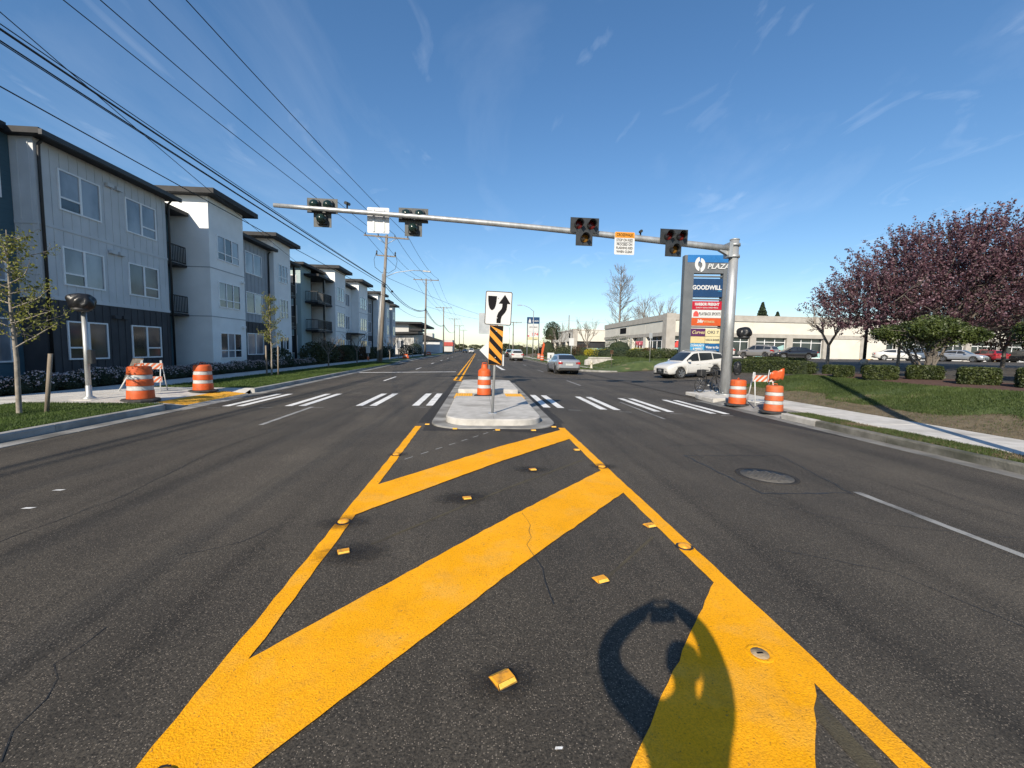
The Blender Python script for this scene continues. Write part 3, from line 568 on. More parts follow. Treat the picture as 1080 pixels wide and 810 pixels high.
dw = lattice(16, span(15.3, 18.28, .3)+[18.3]+span(18.9, 33.9, .6)+[34.48]+span(34.5, 37.5, .3), lambda y: 8.45, lambda y: 11.45-math.sqrt(max(0, 9-(y-15.3)**2))+.01 if y < 18.29 else (11.46-math.sqrt(max(0, 9-(37.5-y)**2)) if y > 34.49 else 16.6), lambda x, y: DZ(x, y)+.012).build('driveway', 'asphalt_lot')
struct(dw, 'asphalt driveway entrance where the white car turns out', 'driveway')
rw = thing('right_pavement', 'pale concrete pavement along the right side of the road', 'pavement', kind='structure')
slab2 = MB().bbox(0, 1.64, 0, 1.49, -.12, .012, .012).mesh('pavement_slab', 'concrete_walk')
for i in range(16): put('pavement_slab', slab2, rw, (9.26, -8.6+i*1.5, rnd.uniform(-.003, .003)))
for y0, y1 in ((14.7, 15.9), (15.91, 17.1)): MB().bbox(8.62, 10.9, y0, y1, -.12, .008, .012).build('pavement_slab', 'concrete_walk', rw)
MB().bbox(9.5, 11.4, 17.11, 18.1, -.12, .004, .012).build('pavement_slab', 'concrete_walk', rw)
MB().add([(8.45, 11.2, -.148), (9.25, 11.2, 0), (9.25, 14.685, 0), (8.45, 14.685, -.148)], [(0, 1, 2, 3)]).build('ramp_slab', 'concrete_old', rw)
MB().add([(8.45, 11.19, -.148), (8.45, 11.19, 0), (9.25, 11.19, 0), (8.45, 14.688, -.148), (8.45, 14.688, 0), (9.25, 14.688, 0)], [(0, 1, 2), (3, 5, 4)]).build('ramp_cheek', 'concrete', rw)
flat('right_strip', lambda y: 8.61, lambda y: 9.25, -10, 11.19, -.01, 'dry_turf', 'narrow grassy strip between right kerb and pavement', 'verge', .6)
MB().box(10.1, 11.6, 40, 95, -.2, .02).build('pavement_run', 'concrete_walk', rw)

# grass blades
def blades(name, n, xy, zf, h, matn, label, cat='grass', wid=.006):
    P = xy(n); z = zf(P); m = len(P)
    a = NP.uniform(0, 2*np.pi, m); hh = h*NP.uniform(.5, 1.3, m); le = hh*NP.normal(0, .45, m); w = wid*NP.uniform(.7, 1.6, m)
    T = np.zeros((m, 3, 3)); base = np.c_[P, z-.01]; d = np.c_[np.cos(a), np.sin(a), np.zeros(m)]; e = np.c_[-np.sin(a), np.cos(a), np.zeros(m)]
    T[:, 0] = base-d*w[:, None]; T[:, 1] = base+d*w[:, None]; T[:, 2] = base+e*le[:, None]; T[:, 2, 2] += hh
    o = put(name, soup(name, T, 3, matn)); return tag(o, label, cat, kind='stuff')
def rect(x0, x1, y0, y1):
    def f(n): return np.c_[NP.uniform(x0, x1, n), y0+(y1-y0)*NP.uniform(0, 1, n)]
    return f
def clump(f, sc, thr):
    """drop points where a lumpy field is low, for thin patches"""
    def g(n):
        P = f(n); v = np.sin(P[:, 0]*sc+1.3*np.sin(P[:, 1]*sc*.7))+np.sin(P[:, 1]*sc*1.3+P[:, 0]*sc*.4); return P[v > thr+NP.normal(0, .5, len(P))]
    return g
cz = lambda c: (lambda P: np.full(len(P), c))
TRv = np.vectorize(TR)
blades('verge_grass', 90000, rect(-12.2, -8.58, 5, 12.3), cz(-.015), .05, 'grass_blade', 'short mown grass on the verge left of the bagged pole')
blades('verge_grass', 90000, rect(-12.2, -8.75, 16.9, 46), cz(-.015), .06, 'grass_blade', 'short mown grass on the verge running past the utility poles', wid=.011)
blades('strip_grass', 26000, clump(rect(8.6, 9.27, 4.2, 11.2), 3.1, -.5), cz(-.005), .05, 'lawn_blade', 'patchy grass on the narrow strip beside the right kerb')
blades('strip_dry_grass', 9000, rect(8.6, 9.27, 4.2, 11.2), cz(-.005), .04, 'dry_blade', 'dead straw among the grass beside the right kerb')
def lawnpts(n):
    P = np.c_[NP.uniform(11.6, 14.15, n), NP.uniform(5, 18.5, n)]; b = np.array([xb(y) for y in P[:, 1]]); return P[P[:, 0] > b-.1+NP.normal(0, .06, n)]
blades('lawn_grass', 110000, clump(lawnpts, 1.4, -1.7), lambda P: TRv(P[:, 0], P[:, 1])+.01, .055, 'lawn_blade', 'mown grass on the sloping lawn at right', wid=.008)
blades('bank_grass', 7000, clump(rect(10.95, 12.2, 5, 18.2), 2.2, .3), lambda P: TRv(P[:, 0], P[:, 1])+.005, .05, 'lawn_blade', 'thin green tufts on the dry bank beside the pavement')
blades('bank_straw', 16000, rect(10.95, 12.3, 5, 18.4), lambda P: TRv(P[:, 0], P[:, 1])+.005, .035, 'dry_blade', 'dead straw on the dry bank beside the pavement')
blades('slope_grass', 40000, rect(8.65, 20, 37, 62), lambda P: TRv(P[:, 0], P[:, 1])+.01, .08, 'lawn_blade', 'grass on the slope beyond the driveway', wid=.02)

# median island
isl = thing('median_island', 'raised concrete pedestrian refuge island with a low cut through', 'island', (.35, 14.6, 0))
def rounded(x0, x1, y0, y1, rf, rb, n=7):
    out = []
    for cx_, cy_, r_, a in ((x0+rf, y0+rf, rf, 180), (x1-rf, y0+rf, rf, 270), (x1-rb, y1-rb, rb, 0), (x0+rb, y1-rb, rb, 90)):
        for i in range(n+1): t = R(a+90*i/n); out.append((cx_+r_*math.cos(t), cy_+r_*math.sin(t)))
    return out
def slab_loop(poly, z0, z1, b=.025):
    cx_ = sum(p[0] for p in poly)/len(poly); cy_ = sum(p[1] for p in poly)/len(poly); n = len(poly)
    ins = [(p[0]-b*(1 if p[0] > cx_ else -1), p[1]-b*(1 if p[1] > cy_ else -1)) for p in poly]
    m = MB(); m.add([(x, y, z0) for x, y in poly]+[(x, y, z1-b) for x, y in poly], [(i, (i+1) % n, n+(i+1) % n, n+i) for i in range(n)], 0, True)
    m.add([(x, y, z1-b) for x, y in poly]+[(x, y, z1) for x, y in ins], [(i, (i+1) % n, n+(i+1) % n, n+i) for i in range(n)], 0, False); m.add([(x, y, z1) for x, y in ins], [tuple(range(n))]); return m
I0 = Vector((.35, 14.6, 0))
def isl_part(name, b, m):
    b.v = [(x-I0.x, y-I0.y, z) for x, y, z in b.v]; return b.build(name, m, isl)
isl_part('apron', slab_loop(rounded(-1.03, 1.73, 8.72, 21.0, .85, .5), -.06, .014, .01), 'concrete_old')
isl_part('nose_slab', slab_loop(rounded(-.72, 1.42, 9.0, 13.45, .62, .05), -.02, .15), 'concrete')
isl_part('rear_slab', slab_loop(rounded(-.74, 1.48, 15.6, 20.5, .06, .5), -.02, .16), 'concrete')
isl_part('walkway', MB().box(-.72, 1.42, 13.47, 15.58, -.02, .022), 'concrete')
isl_part('joint', MB().box(.335, .345, 9.03, 13.4, .149, .1515), 'concrete_old'); isl_part('joint', MB().box(-.68, 1.38, 11.2, 11.21, .149, .1515), 'concrete_old'); isl_part('joint', MB().box(-.70, 1.44, 18.0, 18.01, .159, .1615), 'concrete_old')
for x0 in (-.80, .95): isl_part('tactile_pad', dome_pad(x0, x0+.6, 13.9, 15.4, lambda x: .022, 7, 17), 'tactile_yellow')

# ================================================================== STREET THINGS
# raised road studs
def stud_rect():
    b = MB(); b.add([(-.055, -.055, 0), (.055, -.055, 0), (.055, .055, 0), (-.055, .055, 0), (-.05, -.03, .018), (.05, -.03, .018), (.05, .03, .018), (-.05, .03, .018)],
                    [(4, 5, 6, 7), (1, 2, 6, 5), (3, 0, 4, 7)], 0); body = b.mesh('body', 'stud_amber')
    l = MB()
    for s in (-1, 1): l.add([(-.05, s*.0555, .003), (.05, s*.0555, .003), (.047, s*.0318, .0175), (-.047, s*.0318, .0175)], [(0, 1, 2, 3) if s < 0 else (3, 2, 1, 0)])
    return body, l.mesh('reflector', 'stud_lens'), MB().lathe([(.078, 0), (.07, .003), (.01, .0035)], 9).mesh('bitumen_pad', 'tar')
SB, SL, SP = stud_rect()
SR = MB().lathe([(.055, 0), (.05, .009), (.038, .016), (.015, .02), (.002, .0205)], 18).mesh('button', 'stud_amber')
for lab, x, y, rz, k in (
    ('square amber road stud alone in the gap beneath the widest yellow stripe', .14, 2.0, .5, 1.15), ('square amber road stud near the tip of the shadow loop', .9, 2.91, .35, 1), ('square amber road stud beside the left yellow line with a scorched patch', -1.08, 3.45, .35, 1),
    ('square amber road stud between the two upper stripes, left of the middle', -.11, 4.62, .2, 1), ('square amber road stud between the two upper stripes near the right line', .76, 5.72, .2, 1), ('square amber road stud just inside the right yellow line above the third stripe', 1.66, 3.87, .3, 1),
    ('leftmost amber stud in the row before the island nose', -1.1, 9.32, 0, 1.1), ('second amber stud from the left in the row before the island nose', -.47, 8.75, 0, 1.1), ('middle amber stud in the row before the island nose', .4, 8.55, 0, 1.1),
    ('fourth amber stud from the left in the row before the island nose', 1.14, 8.6, 0, 1.1), ('rightmost amber stud in the row before the island nose', 1.64, 9.05, 0, 1.1), ('amber stud just inside the right yellow line below the top stripe', 1.66, 6.95, 0, 1)):
    t = thing('road_stud', lab, 'road stud', (x, y, RZ(x)+.003), rz, 'square amber road studs'); t.scale = (k*.86,)*3
    put('bitumen_pad', SP, t); put('body', SB, t, (0, 0, .004)); put('reflector', SL, t, (0, 0, .004))
for lab, x, y in (('round amber button on the left yellow line where the top stripe leaves it', -1.27, 4.07), ('round amber button on the left yellow line near the island', -1.265, 6.66), ('round amber button on the right yellow line between the stripes', 1.79, 3.43), ('round amber button on the right yellow line above the middle stripe', 1.79, 5.92), ('round amber button on the left yellow line at the bottom of the picture', -1.2, 1.6)):
    t = thing('road_button', lab, 'road stud', (x, y, RZ(x)+.007), 0, 'round amber road buttons'); put('button', SR, t, (0, 0, .003)); put('bitumen_pad', SP, t)
# manhole cover, survey cap
t = thing('manhole_cover', 'round iron manhole cover set in a tar lined repair in the right lane', 'manhole cover', (4.07, 5.6, RZ(4.07)), 0)
b = MB().lathe([(.40, 0), (.40, .006), (.34, .006), (.34, .003), (.0, .003)], 40, cap=False); b.build('rim', 'asphalt_patch', t)
c = MB(); c.lathe([(.335, 0), (.335, .008), (0, .008)], 36, cap=False)
for i in range(-4, 5):
    for j in range(-4, 5):
        if i*i+j*j < 17: c.box(i*.065-.02, i*.065+.02, j*.065-.02, j*.065+.02, .008, .013)
c.build('lid', 'iron', t); t.rotation_euler = (0, math.atan(.02), 0)
t = thing('survey_cap', 'small round metal cap with a dark slot in the yellow stripe', 'cap', (1.58, 2.13, RZ(1.58)+.0105))
MB().lathe([(.075, 0), (.072, .003), (.052, .002), (.048, .0)], 28, cap=False).build('ring', 'yellow_paint', t); MB().lathe([(.047, 0), (.045, .0035), (0, .004)], 24, cap=False).build('lid', 'cap_metal', t); MB().box(-.018, .018, -.006, .006, .003, .0055).build('slot', 'sign_black', t)

# keep-right sign
t = thing('keep_right_sign', 'white keep right sign over a striped hazard panel on the island nose', 'sign', (.33, 9.84, .15)); lean = R(2.0)
t.rotation_euler = (0, lean, 0)
MB().bbox(-.1, .1, -.1, .1, 0, .012, .01).build('base_plate', 'galvanised', t); MB().tube([(0, 0, .01), (0, 0, 2.78)], .031, 12).build('post', 'galvanised', t)
def rrect(w, h, r_=.04, n=4):
    out = []
    for sx, sz, a in ((-1, -1, 180), (1, -1, 270), (1, 1, 0), (-1, 1, 90)):
        for i in range(n+1): q = R(a+90*i/n); out.append((sx*(w/2-r_)+r_*math.cos(q), sz*(h/2-r_)+r_*math.sin(q)))
    return out
def plate(poly, y0, y1): return MB().prism(poly, y0, y1, 'y')
sp = plate(rrect(.61, .76), -.002, .002).build('sign_panel', 'sign_white', t, (.02, -.04, 2.42)); sp.rotation_euler = (0, 0, R(-4))
bd = MB(); o_, i_ = rrect(.605, .755), rrect(.575, .725, .03); n = len(o_)
bd.add([(a, -.0045, z) for a, z in o_]+[(a, -.0045, z) for a, z in i_], [(i, (i+1) % n, n+(i+1) % n, n+i) for i in range(n)]); bd.build('border', 'sign_black', sp)
isym = [(-.245, .27), (-.045, .27), (-.05, .16), (-.065, .06), (-.09, -.01), (-.125, -.045), (-.145, -.05), (-.165, -.045), (-.2, -.01), (-.225, .06), (-.24, .16)]
plate(isym, -.0055, -.0025).build('island_symbol', 'sign_black', sp)
arr = [(-.03, -.335), (.065, -.335), (.068, -.24), (.085, -.18), (.155, -.09), (.185, -.03), (.195, .04), (.195, .105), (.27, .105), (.135, .31), (.0, .105), (.085, .105), (.083, .04), (.07, -.01), (.0, -.10), (-.025, -.17), (-.032, -.24)]
plate(arr, -.0055, -.0025).build('arrow_symbol', 'sign_black', sp)
hp = plate(rrect(.31, .9, .012), -.002, .002).build('hazard_panel', 'sign_orange', t, (.0, -.035, 1.58))
for k in range(5):
    z = -.62+k*.27
    pts = [(-.15, z+.30), (-.15, z+.165), (.15, z-.135), (.15, z)]
    pts = [(a, min(max(c_, -.445), .445)) for a, c_ in pts]
    plate(pts, -.005, -.0025).build('black_stripe', 'sign_black', hp)
for z in (1.3, 1.9, 2.2, 2.65): MB().lathe([(.012, 0), (.01, .012)], 8, (0, 0, 0), 'y').build('bolt', 'galvanised', t, (0, -.058, z))
t = thing('rear_sign', 'grey backs of road signs on the far end of the island', 'sign', (.47, 19.1, .16))
MB().tube([(0, 0, 0), (0, 0, 3.1)], .032, 10).build('post', 'galvanised', t); plate(rrect(.76, .92), -.002, .002).build('sign_panel', 'sign_back', t, (-.1, .05, 2.6))
plate([(0, -.42), (.42, 0), (0, .42), (-.42, 0)], -.002, .002).build('diamond_panel', 'sign_white', t, (-.02, .05, 1.42))
t = thing('delineator_post', 'slim white delineator post in the turn lane beyond the island', 'post', (2.35, 41, RZ(2.35)))
MB().lathe([(.13, 0), (.13, .03), (.06, .05)], 16).build('base', 'rubber', t); MB().bbox(-.07, .07, -.03, .03, .04, 1.15, .02).build('blade', 'sign_white', t)

# traffic drums
def drum(om, r_=.285, neck=False):
    t = thing('traffic_drum', '', 'traffic drum', group='orange and white traffic drums'); k = r_/.285
    cuts = [(.06, .285), (.28, .275), (.40, .27), (.57, .262), (.69, .256), (.88, .245)]
    pr = []
    for i, (z, rr) in enumerate(cuts[:-1]):
        z2, r2 = cuts[i+1]; nm = 'orange_tier' if i % 2 == 0 else 'white_band'; e = .012*k if i % 2 == 0 else 0
        q = [(rr*k+e, z+.004), (rr*k+e, z+.02), ((rr+r2)/2*k+e*.8, (z+z2)/2), (r2*k+e, z2-.016), (r2*k+e*.6, z2)]
        q = [(q[0][0]-.02, z)]+q+[(q[-1][0]-.02, z2)]
        MB().lathe(q, 36, cap=False).build(nm, om if i % 2 == 0 else 'drum_white', t)
    top = [(.245*k, .88), (.235*k, .90), (.2*k, .91), (.0, .913)] if not neck else [(.245*k, .88), (.2*k, .93), (.13*k, .955), (.125*k, 1.06), (.1*k, 1.1), (0, 1.105)]
    MB().lathe(top, 36, cap=False).build('top', om, t)
    h = MB(); z = .91 if not neck else 1.09
    h.tube([(-.1*k, 0, z), (-.09*k, 0, z+.05), (0, 0, z+.06), (.09*k, 0, z+.05), (.1*k, 0, z)], .014, 8); h.build('handle', om, t)
    MB().lathe([(.43*k, 0), (.43*k, .03), (.40*k, .055), (.30*k, .065), (.24*k, .065)], 10, smooth=False).build('rubber_base', 'rubber', t)
    return t
d1 = drum('drum_orange'); d2 = drum('drum_orange_old'); d3 = drum('drum_orange', .235, True)
place(d1, True, (-9.72, 13.05, -.03), .3, 'larger orange and white drum in front of the striped barricade left of the road', 1.1)
place(d1, False, (-9.62, 15.7, -.03), 1.2, 'orange and white drum at the far edge of the left ramp beside the grass', 1.04)
place(d3, True, (.2, 14.55, .022), .4, 'slim orange and white drum with a necked top on the median island')
place(d1, False, (8.7, 13.65, -.095), .8, 'bright orange and white drum at the foot of the tall signal pole', .94)
place(d2, True, (8.75, 11.95, -.085), .1, 'weathered orange drum right of the signal pole beside the kerb end', .88)
place(d2, False, (10.6, 75, .02), .1, 'faded orange drum beside the far right kerb under the street light')
place(d1, False, (9.4, 63, .02), .1, 'small orange and white drum on the right verge beyond the silver car')
# roll-up orange work signs on the left verge far away
def worksign(loc, lab, s=1.):
    t = thing('work_sign', lab, 'road sign', loc, 0, 'orange work signs on the left verge'); MB().prism([(-.6*s, .1), (.6*s, .1), (.35*s, .85*s), (-.35*s, .85*s)], -.01, .01, 'y').build('panel', 'drum_orange', t)
    MB().prism([(-.4*s, .35), (.1*s, .3), (.25*s, .6*s), (-.3*s, .62*s)], -.016, -.011, 'y').build('white_patch', 'drum_white', t); MB().tube([(-.5*s, .3, 0), (0, 0, .9*s), (.5*s, .3, 0)], .02, 6).build('stand', 'black_metal', t)
worksign((-10.4, 62, -.02), 'nearer orange work sign lying on the left verge between the utility poles', .8); worksign((-10.6, 92, -.02), 'farther orange work sign on the left verge past the second utility pole', .9)
# barricades
def barricade(loc, rz, lab, flag=False, board=False):
    t = thing('barricade', lab, 'barricade', loc, rz, 'folding striped barricades'); w = .62
    for sx in (-1, 1):
        for sy in (-1, 1): MB().tube([(sx*w*.5, sy*.28, 0), (sx*w*.42, sy*.03, 1.05)], .018, 6).build('leg', 'sign_white', t)
    for z, y in ((.86, -.09), (.42, -.19)):
        if z < .5 and flag: continue
        p = MB().box(-w*.56, w*.56, y-.012, y+.012, z-.1, z+.1).build('board', 'drum_white', t)
        for k in range(5):
            x = -w*.56+k*.17-.1; q = [(x, -.098), (x+.085, -.098), (x+.285, .098), (x+.2, .098)]; q = [(min(max(a, -w*.56), w*.56), c_) for a, c_ in q]
            if max(a for a, _ in q)-min(a for a, _ in q) > .03: MB().prism(q, y-.016, y-.0125, 'y').build('red_stripe', 'drum_orange_old', p, (0, 0, z))
    MB().tube([(-w*.5, -.26, .1), (w*.5, -.26, .1)], .014, 6).build('brace', 'sign_white', t)
    if flag: MB().tube([(-w*.5, .26, .1), (w*.5, .26, .1)], .014, 6).build('brace', 'sign_white', t)
    return t
barricade((-11.0, 15.3, 0), R(15), 'folding red striped barricade behind the left drum')
t = thing('brown_board', 'dark brown board leaning on the left barricade', 'board', (-11.75, 15.35, 0), R(15)); MB().prism([(-.18, .35), (.12, .35), (.42, 1.1), (.12, 1.1)], -.03, .0, 'y').build('panel', 'bark', t); MB().tube([(-.32, 0, 0), (-.05, -.02, .5)], .025, 6).build('leg', 'sign_white', t)
barricade((9.05, 12.95, 0), R(-8), 'folding red striped barricade between the two right drums', True)
t = thing('orange_flag', 'crumpled orange plastic flag hooked on the right barricade', 'flag', (9.3, 12.75, .84), R(-8)); fl = MB()
gv = [(i*.11-.2, .05*math.sin(i*1.7+j)-.05, j*.07+.12*i/5*j/3+.04*math.sin(i*2+j*1.3)) for j in range(5) for i in range(6)]
fl.add(gv, [(j*6+i, j*6+i+1, j*6+i+7, j*6+i+6) for j in range(4) for i in range(5)], 0, True); fo = fl.build('cloth', 'panel_orange', t); fo.scale = (.75, .8, .8); fo.modifiers.new('thickness', 'SOLIDIFY').thickness = .01
MB().tube([(-.2, 0, -.1), (-.16, 0, .3)], .012, 6).build('stick', 'sign_white', t)

# signal mast over the road
MX, MY = 9.66, 16.0
t = thing('signal_mast', 'tall galvanised steel pole with a long signal arm over the road', 'signal mast', (MX, MY, 0)); t.rotation_euler = (0, R(.4), 0)
MB().tube([(0, 0, .0), (0, 0, 5.95)], [.205, .165], 28).build('pole', 'galvanised', t); MB().lathe([(.33, 0), (.33, .05), (.21, .06)], 24).build('base_flange', 'galvanised', t); MB().lathe([(.175, 5.94), (.175, 5.98), (.05, 6.02)], 24).build('cap', 'galvanised', t)
for a in range(4): MB().tube([(.27*math.cos(a*1.57+.78), .27*math.sin(a*1.57+.78), .05), (.27*math.cos(a*1.57+.78), .27*math.sin(a*1.57+.78), .14)], .025, 6).build('anchor_bolt', 'galvanised', t)
def armz(x): return 5.60+.78*((MX-x)/16.6)+.10*math.sin(math.pi*min(1, (MX-x)/16.6))
apts = [(x-MX, -.02, armz(x)) for x in span(MX-.2, -6.95, 1.2)[::1]] if False else [(x-MX, -.02, armz(x)) for x in [MX-.2-i*1.285 for i in range(14)]]
MB().tube(apts, [.128-.055*i/13 for i in range(14)], 20).build('arm', 'galvanised', t)
MB().box(-.30, -.16, -.2, .2, 5.28, 5.82).build('arm_plate', 'galvanised', t)
for z in (5.33, 5.76): MB().lathe([(.2, z-.05), (.215, z-.05), (.215, z+.05), (.2, z+.05)], 24, cap=False).build('clamp_band', 'galvanised', t)
MB().prism([(-.17, 5.3), (-.62, 5.52), (-.62, 5.56), (-.17, 5.5)], -.1, .06, 'y').build('gusset', 'galvanised', t)
MB().bbox(.16, .42, -.15, .1, 5.25, 5.7, .02).build('junction_box', 'galvanised', t) if False else None
for x in (-4.75, 5.95):
    MB().tube([(x-MX, -.02, armz(x)+.08), (x-MX, -.02, armz(x)+.2)], .03, 8).build('sensor_stem', 'black_metal', t); MB().tube([(x-MX-.02, -.16, armz(x)+.24), (x-MX+.03, .12, armz(x)+.28)], .055, 10).build('sensor', 'black_housing', t)
MAST = t
def signal_head(x, zc, facing, lab):
    y = MY-.24 if facing < 0 else MY+.22
    T = [(-.53, -.02), (-.31, -.02), (-.31, -.5), (.31, -.5), (.31, -.02), (.53, -.02), (.53, .5), (-.53, .5)]
    t = MB().prism(T, 0, .012, 'y').build('signal_head', 'black_housing' if facing < 0 else 'dark_backplate', MAST, (x-MX, y-MY, zc)); t['label'] = lab
    if facing > 0: t.rotation_euler = (0, 0, math.pi)
    for k, (u, w) in enumerate(((-.235, .24), (.235, .24), (0, -.24))):
        MB().bbox(-.17, .17, .014, .12, -.17, .17, .03).build('housing', 'black_housing', t, (u, 0, w))
        MB().lathe([(.165, .12), (.16, .2), (.12, .28), (.05, .32), (.0, .325)], 18, ax='y', cap=False).build('back_dome', 'signal_dark', t, (u, 0, w))
        MB().lathe([(.145, -.012), (.12, -.03), (.06, -.045), (0, -.05)], 20, ax='y', cap=False).build('lens', 'signal_red' if k < 2 else 'signal_amber', t, (u, 0, w))
        v = MB(); n = 20; a0, a1 = R(-50), R(230); pts = []
        for i in range(n+1):
            q = a0+(a1-a0)*i/n; dep = .30 if 0 <= math.degrees(q) <= 180 else .2
            for rr, yy in ((.158, 0), (.158, -dep), (.150, -dep), (.150, 0)): pts.append((rr*math.cos(q), yy, rr*math.sin(q)))
        v.add(pts, [(i*4+k2, i*4+(k2+1) % 4, i*4+4+(k2+1) % 4, i*4+4+k2) for i in range(n) for k2 in range(3)], 0, True); v.build('visor', 'black_housing', t, (u, 0, w))
    for u in (-.47, .47):
        for w in (.08, .25, .42): MB().box(u-.02, u+.02, .0125, .016, w-.03, w+.03).build('slot', 'black_housing', t)
    return t
signal_head(3.76, 5.93, -1, 'black beacon head with dark red lenses left of the crosswalk sign'); signal_head(7.15, 5.68, -1, 'black beacon head with dark red lenses nearest the tall pole')
signal_head(-5.68, 6.28, 1, 'beacon head seen from behind near the tip of the signal arm'); signal_head(-2.47, 6.1, 1, 'beacon head seen from behind right of the blank white sign')
t = thing('crosswalk_sign', 'white and orange crosswalk stop on red sign on the signal arm', 'sign', (5.33, MY-.2, 5.62), 0)
plate(rrect(.76, .82, .04), -.003, .003).build('panel', 'sign_white', t); plate([(-.37, .2), (.37, .2), (.37, .38), (.34, .405), (-.34, .405), (-.37, .38)], -.007, -.0035).build('orange_header', 'sign_orange', t)
for key, z in (('cw', .3), ('cw1', .115), ('cw2', -.04), ('cw3', -.17), ('cw4', -.305)): lettering(key, t, (0, -.009, z))
MB().box(-.31, .31, -.006, -.0035, .03, .042).build('rule', 'sign_black', t); MB().box(-.05, .05, .004, .1, -.25, .25).build('bracket', 'galvanised', t)
t = thing('blank_sign', 'blank white back of a sign on the signal arm with two rails', 'sign', (-3.68, MY+.2, 6.2), 0); plate(rrect(.78, .9, .04), -.003, .003).build('panel', 'sign_white', t)
for x in (-.16, .2): MB().box(x-.03, x+.03, -.03, -.004, -.4, .4).build('rail', 'sign_back', t)
def bag(name, lab, loc, sx, sy, sz, seed):
    bm = bmesh.new(); bmesh.ops.create_icosphere(bm, subdivisions=4, radius=1); q = random.Random(seed); ph = [(q.uniform(-7, 7), q.uniform(-7, 7), q.uniform(-5, 5), q.uniform(0, 6)) for _ in range(9)]
    for v in bm.verts:
        c = v.co; d = sum(math.sin(a*c.x+b_*c.y+e*c.z+f) for a, b_, e, f in ph)/9; k = 1+.34*d; p = 2.7; m = (abs(c.x)**p+abs(c.y)**p+abs(c.z)**p)**(-1/p)
        z = c.z*m; tw = 1-.35*max(0, -z-.3); v.co = Vector((c.x*m*sx*k*tw, c.y*m*sy*k*tw, z*sz*(1+.12*d)))
    me = bpy.data.meshes.new(name); bm.to_mesh(me); bm.free(); me.materials.append(MATS['black_bag']); me.polygons.foreach_set('use_smooth', [True]*len(me.polygons))
    t = thing(name, lab, 'bagged signal', loc, 0, 'pedestrian signals wrapped in black plastic'); put('bag', me, t)
    MB().lathe([(sx*.75, -.03), (sx*.78, 0), (sx*.75, .03)], 14, cap=False).build('tie', 'black_metal', t, (0, 0, -sz*.72)); return t
bag('bagged_signal', 'pedestrian signal in a black bag on the left pole top', (-11.08, 12.95, 2.72), .30, .24, .26, 1)
bag('bagged_signal', 'black bag over a pedestrian signal high on the tall right pole', (MX+.52, MY-.2, 2.42), .26, .2, .22, 2)
bag('bagged_signal', 'black bag over a push button low on the tall right pole', (MX+.33, MY-.2, 1.05), .14, .13, .27, 3)
t = thing('pedestrian_pole', 'short galvanised pole with a black box on the grass left of the road', 'pole', (-11.12, 13.06, 0))
MB().tube([(0, 0, .02), (0, 0, 2.5)], .062, 18).build('pole', 'galvanised', t); MB().lathe([(.17, 0), (.15, .05), (.075, .1), (.07, .38), (.062, .4)], 18).build('base', 'galvanised', t); MB().bbox(.07, .2, -.07, .07, 1.02, 1.42, .02).build('button_box', 'black_housing', t)
MB().bbox(-.3, .3, -.3, .3, -.06, .012, .01).build('footing', 'concrete_walk', t)
# bicycle by the pole
t = thing('bicycle', 'dark bicycle standing beside the foot of the tall signal pole', 'bicycle', (9.55, 17.0, .0), R(22))
for x in (-.5, .5):
    w = MB(); n = 28; prof_ = [(.31+.022*math.cos(a), .022*math.sin(a)) for a in [i*math.pi/3 for i in range(7)]]; w.lathe(prof_, n, (0, 0, 0), 'y', cap=False); wo_ = w.build('tyre', 'tyre', t, (x, 0, .335))
    s_ = MB()
    for k in range(10): a = k*math.pi/5; s_.tube([(0, 0, 0), (.29*math.cos(a), 0, .29*math.sin(a))], .004, 4)
    s_.build('spokes', 'rim', wo_)
f = MB()
for a, b_ in (((-.5, 0, .335), (-.08, 0, .3)), ((-.5, 0, .335), (-.2, 0, .78)), ((-.08, 0, .3), (-.24, 0, .9)), ((-.2, 0, .78), (.33, 0, .82)), ((-.08, 0, .3), (.35, 0, .74)), ((.5, 0, .335), (.3, 0, .98))): f.tube([a, b_], .02, 8)
f.build('frame', 'black_metal', t); MB().tube([(.28, -.28, 1.02), (.31, 0, 1.0), (.28, .28, 1.02)], .014, 8).build('handlebar', 'black_metal', t); MB().prism([(-.38, .9), (-.12, .91), (-.1, .94), (-.38, .96)], -.06, .06, 'y').build('saddle', 'rubber', t)
MB().tube([(-.08, -.1, .3), (-.08, .1, .3)], .03, 8).build('crank', 'galvanised', t); MB().bbox(-.62, -.32, -.13, .13, .70, .95, .03).build('pannier', 'plastic_dark', t); MB().bbox(.36, .56, -.13, .13, .72, .92, .03).build('basket', 'plastic_dark', t)

